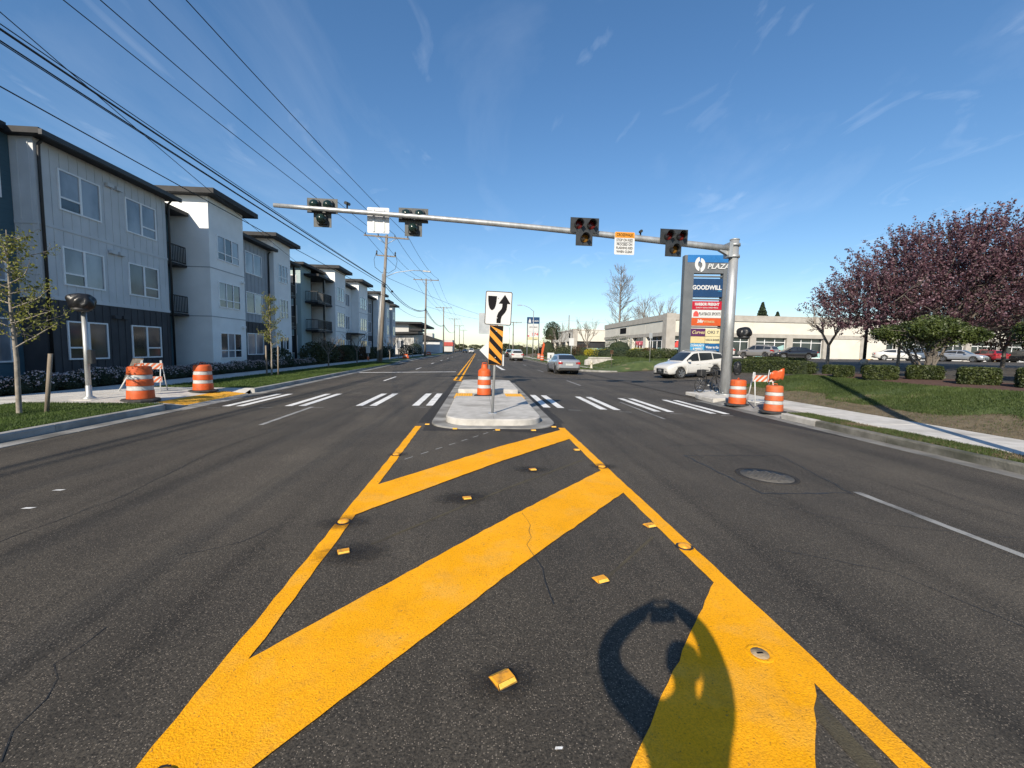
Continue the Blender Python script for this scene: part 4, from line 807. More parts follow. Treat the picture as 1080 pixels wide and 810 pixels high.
# utility poles, lamps and wires
def upole(x, y, h, lab, lean=0., lamp=False, arms=True, gear=False, sc=1.):
    t = thing('utility_pole', lab, 'utility pole', (x, y, -.05), 0, 'wooden utility poles along the left verge' if x < 0 else 'utility poles on the right'); t.rotation_euler = (0, lean, 0)
    MB().tube([(0, 0, 0), (0, 0, h*.5), (0, 0, h)], [.2*sc, .17*sc, .13*sc], 14).build('pole', 'pole_wood', t)
    if arms:
        MB().box(-2.3, 2.3, -.16, -.04, h-.32, h-.18).build('crossarm', 'pole_wood', t)
        for s in (-1, 1): MB().tube([(s*1.1, -.14, h-.3), (0, -.1, h-1.0)], .03, 6).build('brace', 'galvanised', t)
        for u in (-2.15, -.85, .85, 2.15): MB().lathe([(.03, 0), (.05, .04), (.03, .08), (.06, .13), (.03, .18), (.02, .24)], 10).build('insulator', 'black_housing', t, (u, -.1, h-.18))
    if lamp:
        MB().tube([(.1, 0, h-4.3), (1.2, 0, h-3.75), (2.8, 0, h-3.4), (4.2, 0, h-3.35)], .035, 8).build('lamp_arm', 'galvanised', t); MB().bbox(3.9, 4.75, -.14, .14, h-3.44, h-3.3, .05).build('lamp_head', 'galvanised', t)
    if gear:
        MB().box(-1.0, 1.0, .03, .12, h-2.2, h-2.08).build('lower_arm', 'pole_wood', t)
        for s in (-.95, .95):
            MB().lathe([(.05, 0), (.09, .1), (.05, .2), (.09, .3), (.04, .45)], 10).build('cutout', 'black_housing', t, (s, .06, h-2.1)); MB().tube([(s, .06, h-1.75), (s*1.25, .05, h-2.6), (s*1.1, .04, h-3.4), (s*.4, .03, h-3.9), (.0, .02, h-3.8)], .022, 6).build('jumper', 'wire_black', t)
        MB().tube([(-.24, 0, .0), (-.24, 0, h-4.0)], .06, 10).build('conduit', 'galvanised', t); MB().tube([(-.38, .1, 0), (-.38, .1, h-6.5)], .045, 8).build('conduit', 'galvanised', t)
    MB().bbox(-.12, .12, -.3, -.14, h*.6, h*.6+.28, .02).build('cable_clamp', 'black_metal', t)
    return t
upole(-10.45, 46.5, 13.35, 'nearest wooden utility pole with a street lamp, conduits and looped jumpers', R(3.2), True, gear=True)
upole(-9.9, 80, 14.2, 'second wooden utility pole on the left verge', R(.8)); upole(-10.2, 125, 13.4, 'third wooden utility pole on the left verge'); upole(-9.7, 172, 13.4, 'fourth wooden utility pole on the left verge'); upole(-10, 222, 13.4, 'fifth wooden utility pole on the left verge'); upole(-10, 280, 13.4, 'farthest wooden utility pole on the left verge')
upole(9.4, 118, 9.2, 'wooden utility pole with a crossarm far down the right side', 0, arms=True, sc=.9); upole(27, 128, 12.2, 'dark utility pole rising behind the far low shop', 0, arms=False)
def wire(pts, r_, lab, group):
    o = MB().tube(pts, r_, 5, caps=False).build('overhead_wire', 'wire_black'); return tag(o, lab, 'wire', group)
def sag(a, b, s, n=14): return [(a[0]+(b[0]-a[0])*t, a[1]+(b[1]-a[1])*t, a[2]+(b[2]-a[2])*t-4*s*t*(1-t)) for t in [i/n for i in range(n+1)]]
P1 = {u: (-9.72+u, 46.4, 13.28) for u in (-2.15, -.85, .85, 2.15)}
nm = ('left', 'second from left', 'third from left', 'right')
for i, u in enumerate((-2.15, -.85, .85, 2.15)):
    far = (-9.7+u, 79.9, 14.18); f3 = (-10.2+u, 124.9, 13.35); f4 = (-9.7+u, 171.9, 13.35); f5 = (-10+u, 279, 13.35)
    pts = sag((-16.2+u*1.0, -30, 16.1), P1[u], 1.1, 20)[:-1]+sag(P1[u], far, .7)[:-1]+sag(far, f3, .8)[:-1]+sag(f3, f4, .8)[:-1]+sag(f4, f5, 1.2)
    wire(pts, .02, 'topmost overhead power line, the %s of the four on the crossarms' % nm[i], 'power lines on the crossarms')
for i, (dz, dx, r_, s) in enumerate(((.2, 0, .016, .55), (.0, .12, .034, .62), (-.12, -.12, .022, .68), (-.24, .0, .016, .72))):
    a = (-9.85+dx, 46.3, 8.15+dz*.5); far = (-9.75+dx, 79.8, 8.5+dz*.4); f3 = (-10.1+dx, 124.8, 8.1+dz*.3); f4 = (-9.7, 172, 8.1)
    pts = sag((-15.9+dx, -30, 12.9+dz), a, s, 20)[:-1]+sag(a, far, 1.1)[:-1]+sag(far, f3, 1.2)[:-1]+sag(f3, f4, 1.2)
    wire(pts, r_, ('upper thin', 'thick black', 'second thick', 'lowest')[i]+' communication cable in the bundle below the power lines', 'communication cables on the poles')
wire(sag((-14.2, -30, 10.1), (-9.8, 46.3, 6.9), .5, 20)+sag((-9.8, 46.3, 6.9), (-9.8, 79.8, 7.2), .8)[1:], .018, 'single low black cable running in front of the apartment roofs', 'communication cables on the poles')
wire(sag((-11.5, -10, 13.6), (-17.6, 49, 8.9), .5, 20), .016, 'thin service wire slanting across the others to the far apartment block', 'service wires')
wire(sag((-9.7, 46.4, 8.9), (9.4, 118, 9.0), .8, 16), .018, 'thin wire crossing above the road far ahead', 'service wires'); wire(sag((-9.8, 80, 9.2), (9.4, 118, 9.1), .8, 16), .018, 'second thin wire crossing above the road far ahead', 'service wires')
wire(sag((9.4, 118, 9.1), (27, 128, 10.5), .3, 8)+sag((27, 128, 10.5), (80, 130, 10.5), .6, 8)[1:], .018, 'thin wire along the sky right of the far sign', 'service wires')
o = MB().lathe([(.05, -.2), (.11, -.12), (.12, .12), (.05, .2)], 12, ax='y').build('splice_case', 'black_housing', None, (-9.78, 49.5, 7.86)); tag(o, 'black splice case hanging on the cable by the nearest utility pole', 'splice case')
def street_lamp(x, y, h, arm, lab, z0=0.):
    t = thing('street_lamp', lab, 'street lamp', (x, y, z0)); MB().tube([(0, 0, 0), (0, 0, h)], [.11, .07], 14).build('pole', 'galvanised', t); MB().lathe([(.2, 0), (.2, .04), (.12, .06)], 14).build('base', 'galvanised', t)
    MB().tube([(0, 0, h-.1), (arm*.35, 0, h+.5), (arm*.75, 0, h+.85), (arm, 0, h+.9)], .035, 8).build('arm', 'galvanised', t); MB().bbox(min(arm, arm*1.3), max(arm, arm*1.3), -.13, .13, h+.84, h+.98, .04).build('lamp_head', 'galvanised', t)
street_lamp(9.5, 75, 8.4, -2.2, 'grey street lamp arching over the right lane far ahead'); street_lamp(9.6, 135, 8.4, -2.2, 'farther grey street lamp on the right side of the road')
t = thing('lamp_post', 'plain steel post beside the right kerb casting a thin shadow on the lawn', 'post', (8.74, 5.2, 0)); MB().tube([(0, 0, 0), (0, 0, 8.2)], [.12, .09], 14).build('pole', 'galvanised', t); MB().lathe([(.2, 0), (.2, .04), (.13, .06)], 14).build('base', 'galvanised', t)
# small signs and posts on the right
t = thing('post_sign', 'blank white square sign on a post beyond the silver car', 'sign', (9.6, 44, 0)); MB().tube([(0, 0, 0), (0, 0, 2.9)], .03, 8).build('post', 'galvanised', t); plate(rrect(.5, .78), -.003, .003).build('panel', 'sign_white', t, (0, -.04, 2.5))
t = thing('post_sign', 'tall thin steel post with a small sign beside the driveway hedge', 'sign', (14.9, 36.3, TR(14.9, 36.3))); MB().tube([(0, 0, 0), (0, 0, 2.55)], .03, 8).build('post', 'galvanised', t); plate(rrect(.3, .46, .02), -.003, .003).build('panel', 'sign_back', t, (0, -.04, 2.3))
t = thing('fire_hydrant', 'cream fire hydrant on the corner of the grass beyond the driveway', 'fire hydrant', (10.35, 38.6, .0)); MB().lathe([(.16, 0), (.16, .05), (.1, .06), (.1, .5), (.13, .52), (.13, .56), (.1, .64), (.03, .7), (.03, .76)], 16).build('barrel', 'hydrant', t)
for s in (-1, 1): MB().lathe([(.055, .08), (.055, .16), (.065, .16), (.065, .19)], 10, ax='x').build('nozzle', 'hydrant', t, (0 if s > 0 else -.27, 0, .42))
t = thing('marker_stake', 'rusty square marker on a thin stake in the grass beyond the driveway', 'stake', (11.9, 37.6, TR(11.9, 37.6))); MB().tube([(0, 0, 0), (0, 0, 1.3)], .022, 6).build('stake', 'bark', t); MB().box(-.14, .14, -.02, .02, 1.15, 1.5).build('plate', 'rust_leaf', t)
t = thing('low_wall', 'low concrete wall stub on the slope beside the far pavement', 'wall', (12.4, 43.5, TR(12.4, 43.5)), R(8)); MB().prism([(-1.5, -.2), (1.9, -.2), (1.9, .3), (1.2, .55), (-1.0, .5), (-1.5, .3)], -.14, .14, 'y').build('wall', 'concrete', t); MB().bbox(-1.1, 1.3, -.2, .2, .52, .62, .02).build('coping', 'concrete', t)
t = thing('feather_flag', 'red orange feather banner leaning by the far right kerb', 'flag', (10.5, 72, 0)); MB().tube([(0, 0, 0), (.1, 0, 1.6), (.45, 0, 3.2)], .02, 6).build('pole', 'black_metal', t); MB().prism([(.02, .5), (.32, .7), (.66, 2.5), (.42, 3.0), (.10, 1.6)], -.012, .012, 'y').build('cloth', 'panel_orange', t)
t = thing('board_sign', 'small white folding sign on the verge beside the silver car', 'sign', (9.5, 56, 0)); MB().prism([(-.45, .1), (.45, .1), (.45, 1.25), (-.45, 1.25)], -.02, .02, 'y').build('panel', 'sign_white', t); MB().prism([(-.1, .5), (.1, .5), (.1, .95), (-.1, .95)], -.026, -.021, 'y').build('symbol', 'letter_grey', t)
t = thing('yard_sign', 'small white sign with red foot on the pavement edge by the nearest utility pole', 'sign', (-12.6, 50, 0)); MB().box(-.22, .22, -.03, .03, .9, 1.7).build('panel', 'sign_white', t); MB().box(-.12, .12, -.035, .035, .1, .5).build('foot', 'drum_orange_old', t); MB().tube([(0, 0, 0), (0, 0, .85)], .04, 6).build('post', 'galvanised', t)

# photographer, standing behind the lens; only the shadow reaches the picture
def photographer():
    J = dict(pelvis=(-.02, -.36, .93), belly=(-.02, -.36, 1.08), chest=(-.02, -.34, 1.26), neck0=(-.0, -.34, 1.40), neck1=(.0, -.32, 1.46), head0=(.0, -.31, 1.51), head1=(.0, -.30, 1.57), head2=(.0, -.31, 1.62),
        shL=(-.19, -.32, 1.38), auL=(-.31, -.2, 1.43), elL=(-.345, -.08, 1.5), afL=(-.265, -.05, 1.59), wrL=(-.145, -.03, 1.67), shR=(.15, -.33, 1.38), auR=(.215, -.24, 1.43), elR=(.24, -.14, 1.5), afR=(.225, -.07, 1.59), wrR=(.135, -.03, 1.67),
        hiL=(-.11, -.36, .88), knL=(-.12, -.34, .48), anL=(-.13, -.38, .09), toL=(-.14, -.22, .04), hiR=(.07, -.36, .88), knR=(.09, -.34, .48), anR=(.10, -.38, .09), toR=(.11, -.22, .04))
    rad = dict(pelvis=.15, belly=.13, chest=.14, neck0=.11, neck1=.05, head0=.068, head1=.08, head2=.055, shL=.085, auL=.078, elL=.07, afL=.06, wrL=.042, shR=.085, auR=.078, elR=.07, afR=.06, wrR=.042, hiL=.09, knL=.062, anL=.045, toL=.04, hiR=.09, knR=.062, anR=.045, toR=.04)
    E_ = [('pelvis', 'belly'), ('belly', 'chest'), ('chest', 'neck0'), ('neck0', 'neck1'), ('neck1', 'head0'), ('head0', 'head1'), ('head1', 'head2'), ('chest', 'shL'), ('shL', 'auL'), ('auL', 'elL'), ('elL', 'afL'), ('afL', 'wrL'), ('chest', 'shR'), ('shR', 'auR'), ('auR', 'elR'), ('elR', 'afR'), ('afR', 'wrR'), ('pelvis', 'hiL'), ('hiL', 'knL'), ('knL', 'anL'), ('anL', 'toL'), ('pelvis', 'hiR'), ('hiR', 'knR'), ('knR', 'anR'), ('anR', 'toR')]
    for s, S in ((-1, 'L'), (1, 'R')):     # palms and curled fingers round the ends of the phone
        w = Vector(J['wr'+S]); pal = w+Vector((-s*.035, .0, .035)); J['pa'+S] = tuple(pal); rad['pa'+S] = .038; E_.append(('wr'+S, 'pa'+S))
        for k in range(5):
            if k < 4: a = pal+Vector((-s*.012, .0, -.02+.017*k)); b_ = a+Vector((-s*(.05 if k == 3 else .02), .014, .014)); c_ = a+Vector((-s*(.092 if k == 3 else .048-.004*abs(k-2)), .004, .012 if k < 3 else .006))
            else: a = pal+Vector((-s*.01, -.02, -.005)); b_ = a+Vector((-s*.02, -.01, .025)); c_ = b_+Vector((-s*.02, .006, .02))
            ks = ['f%d%s%d' % (k, S, i) for i in range(3)]
            for nm_, p_, r_ in zip(ks, (a, b_, c_), (.0115, .0105, .0095)): J[nm_] = tuple(p_); rad[nm_] = r_
            E_ += [('pa'+S, ks[0]), (ks[0], ks[1]), (ks[1], ks[2])]
    names = list(J); idx = {n_: i for i, n_ in enumerate(names)}
    me = bpy.data.meshes.new('body'); me.from_pydata([J[n_] for n_ in names], [(idx[a], idx[b_]) for a, b_ in E_], [])
    o = bpy.data.objects.new('body', me); COL.objects.link(o); sk = o.modifiers.new('skin', 'SKIN')
    for i, n_ in enumerate(names): v = me.skin_vertices[0].data[i]; v.radius = (rad[n_], rad[n_]*(.72 if n_ in ('pelvis', 'belly', 'chest') else 1)); v.use_root = (n_ == 'pelvis')
    o.modifiers.new('smooth', 'SUBSURF').levels = 1; o.modifiers['smooth'].render_levels = 1
    dg = bpy.context.evaluated_depsgraph_get(); m2 = bpy.data.meshes.new_from_object(o.evaluated_get(dg)); bpy.data.objects.remove(o)
    m2.materials.clear()
    for k in ('jacket', 'trousers', 'skin'): m2.materials.append(MATS[k])
    for p in m2.polygons:
        c_ = p.center; p.use_smooth = True; p.material_index = 1 if c_.z < .95 else (2 if (c_.z > 1.46 and abs(c_.x+.02) < .12 and c_.y < -.12) or (c_.z > 1.6) else 0)
    t = thing('person', 'person with raised arms whose shadow loops over the lower stripe', 'person', (0, -.36, 0)); put('body', m2, t, (0, .36, 0))
    hb = MB().lathe([(.088, -.02), (.09, .04), (.075, .08), (.045, .10), (0, .108)], 18, cap=False); hb.build('hair', 'trousers', t, (0, .05, 1.56))
    ph = thing('phone', 'slim dark phone held up in both hands at the camera', 'phone', (0, -.03, 1.65)); MB().bbox(-.082, .082, -.018, -.008, -.03, .075, .003).build('case', 'black_housing', ph)
photographer()

# ================================================================== BUILDINGS
class Face:
    """a wall plane: u runs along it, w is outward"""
    def __init__(s, kind, pos): s.k = kind; s.p = pos
    def box(s, b, u0, u1, w0, w1, z0, z1, mi=0):
        if s.k == 'x': return b.box(s.p+w0, s.p+w1, u0, u1, z0, z1, mi)      # faces +X (street), u = Y
        return b.box(u0, u1, s.p-w1, s.p-w0, z0, z1, mi)                     # faces -Y, u = X
PANE_MESH = {}
def window(par, F, u0, u1, z0, z1, layout='slider', pm=None, near=True):
    fw = .065; b = MB()
    F.box(b, u0-fw, u1+fw, 0, .05, z0-fw, z0); F.box(b, u0-fw, u1+fw, 0, .05, z1, z1+fw); F.box(b, u0-fw, u0, 0, .05, z0, z1); F.box(b, u1, u1+fw, 0, .05, z0, z1)
    um = (u0+u1)/2; zl = z0+(z1-z0)*.3; cells = []
    if layout == 'slider':
        F.box(b, um-.05, um+.05, 0, .045, z0, z1); F.box(b, u0, um-.05, 0, .042, zl-.04, zl+.03); cells = [(u0, um-.05, z0, zl-.04), (u0, um-.05, zl+.03, z1), (um+.05, u1, z0, z1)]
    elif layout == 'slider_r':
        F.box(b, um-.05, um+.05, 0, .045, z0, z1); F.box(b, um+.05, u1, 0, .042, zl-.04, zl+.03); cells = [(um+.05, u1, z0, zl-.04), (um+.05, u1, zl+.03, z1), (u0, um-.05, z0, z1)]
    elif layout == 'triple':
        a, c = u0+(u1-u0)/3, u0+(u1-u0)*2/3; F.box(b, a-.04, a+.04, 0, .045, z0, z1); F.box(b, c-.04, c+.04, 0, .045, z0, z1)
        xs_ = [(u0, a-.04), (a+.04, c-.04), (c+.04, u1)]
        for p, q in xs_: F.box(b, p, q, 0, .042, zl-.035, zl+.025); cells += [(p, q, z0, zl-.035), (p, q, zl+.025, z1)]
    elif layout == 'double':
        F.box(b, um-.045, um+.045, 0, .045, z0, z1); cells = [(u0, um-.045, z0, z1), (um+.045, u1, z0, z1)]
    else: cells = [(u0, u1, z0, z1)]
    w = b.build('window', 'trim_white', par)
    for i, (p, q, r_, s_) in enumerate(cells):
        m = pm or ('pane_blind' if rnd.random() < .62 else 'pane_dark')
        F.box(MB(), p, q, .002, .012, r_, s_).build('pane', m, w)
    return w
def battens(par, F, u0, u1, z0, z1, holes, matn, step=.41, w=.045):
    n = int((u1-u0)/step); off = ((u1-u0)-n*step)/2
    for i in range(n+1):
        u = u0+off+i*step; segs = [(z0, z1)]
        for a, b_, c, d in holes:
            if a-.08 < u < b_+.08:
                ns = []
                for p, q in segs:
                    if d+.07 <= p or c-.07 >= q: ns.append((p, q)); continue
                    if c-.07 > p: ns.append((p, c-.07))
                    if d+.07 < q: ns.append((d+.07, q))
                segs = ns
        for p, q in segs:
            if q-p > .05: F.box(MB(), u-w/2, u+w/2, .0, .022, p+.004, q-.004).build('batten', matn, par)
def wall_block(par, y0, y1, xf, z0, z1, matn, xback=-32., name='wall'): return MB().box(xback, xf, y0, y1, z0, z1).build(name, matn, par)
def roof_slab(par, y0, y1, x0, x1, z, th=.28, name='roof'):
    o = MB().box(x0, x1, y0, y1, z, z+th).build(name, 'roof_dark', par); return o
def downpipe(par, x, y, z1, z0=0.15): return MB().tube([(x+.25, y, z1), (x+.1, y, z1-.15), (x+.08, y, z1-.5), (x+.08, y, z0)], .055, 8).build('downpipe', 'black_metal', par)
def railing(par, F, u0, u1, z0, depth=.12, h=1.0, sides=True):
    b = MB(); F.box(b, u0, u1, depth-.05, depth, z0+h-.06, z0+h); F.box(b, u0, u1, depth-.05, depth, z0+.06, z0+.12); n = max(2, int((u1-u0)/.13))
    for i in range(n+1): u = u0+(u1-u0)*i/n; F.box(b, u-.012, u+.012, depth-.04, depth-.01, z0+.12, z0+h-.06)
    if sides:
        for u in (u0, u1): F.box(b, u-.02, u+.02, 0, depth-.05, z0+h-.06, z0+h); F.box(b, u-.02, u+.02, 0, depth-.05, z0+.06, z0+.12)
        m = max(1, int(depth/.15))
        for u in (u0, u1):
            for k in range(m): F.box(b, u-.012, u+.012, depth*(k+.3)/m, depth*(k+.3)/m+.024, z0+.12, z0+h-.06)
    return b.build('railing', 'black_metal', par)
ZF = (.0, 3.42, 6.3)     # floor lines
A = thing('apartment_building', 'near three storey apartment block with grey battens and a white tower', 'building', (0, 0, 0))
# teal wing at the picture's edge
Fx = Face('x', -18.15); wall_block(A, 4, 18.58, -18.15, -.1, 9.55, 'lap_teal'); roof_slab(A, 3.4, 18.3, -32.5, -17.9, 9.551)
for z0, z1 in ((.85, 2.45), (3.95, 5.5), (7.1, 8.65)):
    window(A, Fx, 16.55, 18.1, z0, z1, 'slider'); window(A, Fx, 11.5, 13.2, z0, z1, 'slider')
# grey block
Fx = Face('x', -17.3); Fy = Face('y', 18.6)
wall_block(A, 18.6, 25.6, -17.3, 3.36, 9.5, 'side_grey'); wall_block(A, 18.6, 25.6, -17.3, -.1, 3.355, 'side_dark', name='lower_wall')
roof_slab(A, 18.25, 25.95, -32.5, -16.75, 9.501, .22); MB().box(-16.75, -16.62, 18.25, 25.95, 9.46, 9.66).build('gutter', 'black_metal', A)
H = []
for z0, z1 in ((.92, 2.44), (4.05, 5.52), (7.12, 8.65)):
    H += [(19.55, 21.4, z0, z1), (22.9, 24.75, z0, z1)]
    window(A, Fx, 19.55, 21.4, z0, z1, 'slider', 'pane_dark' if z0 < 2 else None); window(A, Fx, 22.9, 24.75, z0, z1, 'slider_r', 'pane_dark' if z0 < 5 else None)
battens(A, Fx, 18.65, 25.55, .1, 3.3, H, 'side_dark'); battens(A, Fx, 18.65, 25.55, 3.5, 6.2, H, 'side_grey'); battens(A, Fx, 18.65, 25.55, 6.35, 9.45, H, 'side_grey')
for z in (3.33, 6.22): Fx.box(MB(), 18.58, 25.6, 0, .03, z, z+.12).build('floor_band', 'side_grey', A)
battens(A, Fy, -18.45, -17.35, 3.5, 6.2, [], 'side_grey'); battens(A, Fy, -18.45, -17.35, 6.35, 9.45, [], 'side_grey'); Fy.box(MB(), -18.45, -17.28, 0, .025, 6.22, 6.34).build('floor_band', 'side_grey', A)
for z in (2.75, 5.78, 8.82):
    for u in (21.75, 22.25): Fx.box(MB(), u, u+.36, .022, .16, z, z+.16).build('vent_hood', 'side_grey' if z > 3 else 'side_dark', A)
downpipe(A, -17.3, 18.72, 9.45); downpipe(A, -17.3, 25.72, 9.45)
# teal recess
Fx = Face('x', -18.5); wall_block(A, 25.61, 27.69, -18.5, -.1, 9.2, 'lap_teal'); roof_slab(A, 25.62, 27.68, -32.5, -17.4, 9.201, .2)
for z0 in (.1, 3.5, 6.4): window(A, Fx, 26.3, 27.1, z0+.05, z0+2.2, 'single', 'pane_blind')
for z0 in (3.4, 6.3): railing(A, Fx, 25.7, 27.6, z0, .9, 1.05, False); MB().box(-18.49, -17.6, 25.63, 27.67, z0-.12, z0).build('balcony_slab', 'roof_dark', A)
# white tower
Fx = Face('x', -16.3); wall_block(A, 27.7, 31.5, -16.3, -.1, 10.45, 'side_white', -24); roof_slab(A, 27.1, 32.2, -24.6, -15.6, 10.451, .3)
for z0, z1 in ((.78, 2.3), (4.0, 5.5), (6.95, 8.35)): window(A, Fx, 28.5, 30.8, z0, z1, 'triple')
Fy = Face('y', 27.7)
for z in (3.3, 6.25): Fx.box(MB(), 27.68, 31.5, 0, .02, z, z+.05).build('panel_joint', 'side_mid', A); Fy.box(MB(), -18.4, -16.28, 0, .02, z, z+.05).build('panel_joint', 'side_mid', A)
for z in (2.75, 5.8): Fx.box(MB(), 31.0, 31.3, 0, .14, z, z+.16).build('vent_hood', 'side_pale', A)
# second grey block and narrow white tower
Fx = Face('x', -17.3); wall_block(A, 31.52, 37.2, -17.3, 3.36, 9.3, 'side_mid'); wall_block(A, 31.52, 37.2, -17.3, -.1, 3.355, 'side_dark', name='lower_wall'); roof_slab(A, 32.3, 37.6, -32.5, -16.7, 9.301, .22)
H = []
for z0, z1 in ((.92, 2.44), (4.05, 5.52), (7.0, 8.5)): H.append((33.6, 35.9, z0, z1)); window(A, Fx, 33.6, 35.9, z0, z1, 'double')
battens(A, Fx, 31.6, 37.1, .1, 3.3, H, 'side_dark', .55); battens(A, Fx, 31.6, 37.1, 3.4, 9.25, H, 'side_mid', .55); downpipe(A, -17.3, 37.0, 9.2)
Fx = Face('x', -16.9); wall_block(A, 37.22, 40.3, -16.9, -.1, 10.3, 'side_white', -24); roof_slab(A, 36.2, 40.9, -24.6, -16.2, 10.301, .28)
for z0, z1 in ((.8, 2.3), (4.0, 5.5), (7.0, 8.4)): window(A, Fx, 38.0, 39.6, z0, z1, 'triple')
# balcony stack at the end of the near block
for z in (3.3, 6.2):
    MB().box(-19.6, -17.3, 40.32, 42.4, z-.16, z).build('balcony_slab', 'roof_dark', A); railing(A, Face('x', -17.45), 40.4, 42.35, z, .12, 1.05)
    railing(A, Face('y', 40.5), -19.5, -17.4, z, .1, 1.05, False)
MB().box(-19.9, -16.9, 40.32, 42.7, 9.0, 9.22).build('balcony_roof', 'roof_dark', A)
for y in (40.5, 42.25): MB().box(-17.5, -17.32, y, y+.18, 0, 9.0).build('balcony_post', 'black_metal', A)
wall_block(A, 40.31, 42.3, -19.7, -.1, 8.9, 'side_grey', -24)

B = thing('apartment_building', 'farther three storey apartment block with sage siding, balconies and pale towers', 'building', (0, 0, 0))
Fy = Face('y', 45.0); wall_block(B, 45.0, 47.6, -17.9, -.1, 9.6, 'lap_sage')
MB().prism([(-32.5, 9.3), (-17.3, 9.62), (-17.3, 9.86), (-32.5, 9.54)], 44.3, 52, 'y').build('roof', 'roof_dark', B)
for z0, z1 in ((.9, 2.6), (3.9, 5.6), (6.9, 8.6)): window(B, Fy, -21.2, -19.6, z0, z1, 'slider'); window(B, Fy, -19.25, -18.35, z0, z1, 'single', 'pane_dark')
wall_block(B, 47.62, 50.4, -18.9, -.1, 9.4, 'side_dark'); Fx = Face('x', -18.9)
for z in (3.3, 6.2):
    MB().box(-18.88, -16.6, 46.0, 50.3, z-.18, z).build('balcony_slab', 'roof_dark', B); railing(B, Face('x', -16.75), 46.1, 50.2, z, .12, 1.05); railing(B, Face('y', 46.15), -17.85, -16.7, z, .1, 1.05, False)
MB().box(-18.88, -16.4, 45.8, 50.35, 8.75, 8.97).build('balcony_roof', 'roof_dark', B); MB().box(-16.85, -16.66, 48.1, 48.3, 0, 8.75).build('balcony_post', 'black_metal', B)
for z0 in (.1, 3.4, 6.3): window(B, Fx, 48.0, 49.6, z0+.1, z0+2.2, 'double')
def tower(y0, y1, xf, zt, zr, lay='triple', mt='side_pale', w0=.6):
    wall_block(B, y0, y1, xf, -.1, zt, mt, -22); roof_slab(B, y0-.6, y1+.6, -22.6, xf+.7, zt+.001, .32); F = Face('x', xf)
    for z0, z1 in ((.8, 2.4), (3.9, 5.5), (6.9, 8.4)): window(B, F, y0+w0, y1-w0, z0, z1, lay)
    for z in (3.3, 6.25): F.box(MB(), y0, y1, 0, .02, z, z+.05).build('panel_joint', 'side_mid', B)
tower(50.42, 54.2, -16.3, 10.3, 0, mt='side_white'); 
Fx = Face('x', -17.3); wall_block(B, 54.22, 60.0, -17.3, 3.36, 9.3, 'side_pale'); wall_block(B, 54.22, 60.0, -17.3, -.1, 3.355, 'side_dark', name='lower_wall'); roof_slab(B, 54.8, 60.4, -32.5, -16.6, 9.301, .24); downpipe(B, -17.3, 56.6, 9.2)
for z0, z1 in ((.8, 2.4), (3.9, 5.5), (6.9, 8.4)): window(B, Fx, 57.2, 59.0, z0, z1, 'double')
MB().box(-17.3, -15.9, 58.0, 61.5, 3.2, 3.4).build('porch_canopy', 'roof_dark', B)
tower(60.02, 64.6, -16.3, 10.3, 0, mt='side_white')
Fx = Face('x', -17.3); wall_block(B, 64.62, 71.5, -17.3, 3.36, 9.2, 'side_mid'); wall_block(B, 64.62, 71.5, -17.3, -.1, 3.355, 'side_dark', name='lower_wall'); roof_slab(B, 65.2, 72, -32.5, -16.6, 9.201, .24); downpipe(B, -17.3, 71.3, 9.1)
for z0, z1 in ((.8, 2.4), (3.9, 5.5), (6.9, 8.4)):
    window(B, Fx, 65.6, 67.2, z0, z1, 'double'); window(B, Fx, 68.8, 70.6, z0, z1, 'double')
tower(71.52, 76.0, -16.4, 10.2, 0); tower(78.2, 81, -16.5, 9.6, 0, 'double'); wall_block(B, 76.02, 78.18, -17.6, -.1, 9.0, 'side_grey'); tower(83.5, 86.5, -16.5, 9.4, 0, 'double', 'side_grey'); wall_block(B, 81.02, 83.48, -17.6, -.1, 8.8, 'side_dark')
# low white clubhouse further on
Cc = thing('low_white_building', 'low white building with flat dark overhanging roofs past the apartments', 'building', (0, 0, 0))
MB().box(-34, -18, 112, 140, -.1, 7.6).build('wall', 'far_white', Cc); MB().box(-35.5, -14.6, 110.5, 142, 7.6, 8.1).build('roof', 'roof_dark', Cc); MB().box(-30, -15.5, 104, 111.9, -.1, 4.6).build('front_wall', 'far_white', Cc)
MB().prism([(-31, 4.4), (-14.3, 4.9), (-14.3, 5.35), (-31, 4.85)], 102.6, 113, 'y').build('front_roof', 'roof_dark', Cc); MB().box(-17.9, -14.8, 112, 120, 5.9, 6.4).build('porch_roof', 'roof_dark', Cc)
for y in (105, 107.5, 110): window(Cc, Face('x', -15.5), y, y+1.3, 1.2, 3.6, 'double')
for x in (-28.5, -25.5, -22.5, -19.5): window(Cc, Face('y', 104), x, x+1.6, 1.4, 3.2, 'double')
Cd = thing('red_banded_shop', 'small white shop with a red fascia band far down the left side', 'building', (0, 0, 0)); MB().box(-34, -12.5, 205, 225, -.2, 5.5).build('wall', 'far_white', Cd); MB().box(-34.2, -12.2, 204.6, 225, 2.6, 4.4).build('fascia', 'red_band', Cd); MB().box(-28, -22, 206, 215, 5.5, 8.5).build('upper_wall', 'far_white', Cd)
Ce = thing('grey_house', 'grey far house with a dark roof beside the left pavement', 'building', (0, 0, 0)); MB().box(-26, -13.5, 150, 168, -.2, 4.2).build('wall', 'side_grey', Ce); MB().prism([(-27, 4.2), (-13, 4.2), (-20, 6.3)], 149, 169, 'y').build('roof', 'roof_dark', Ce)

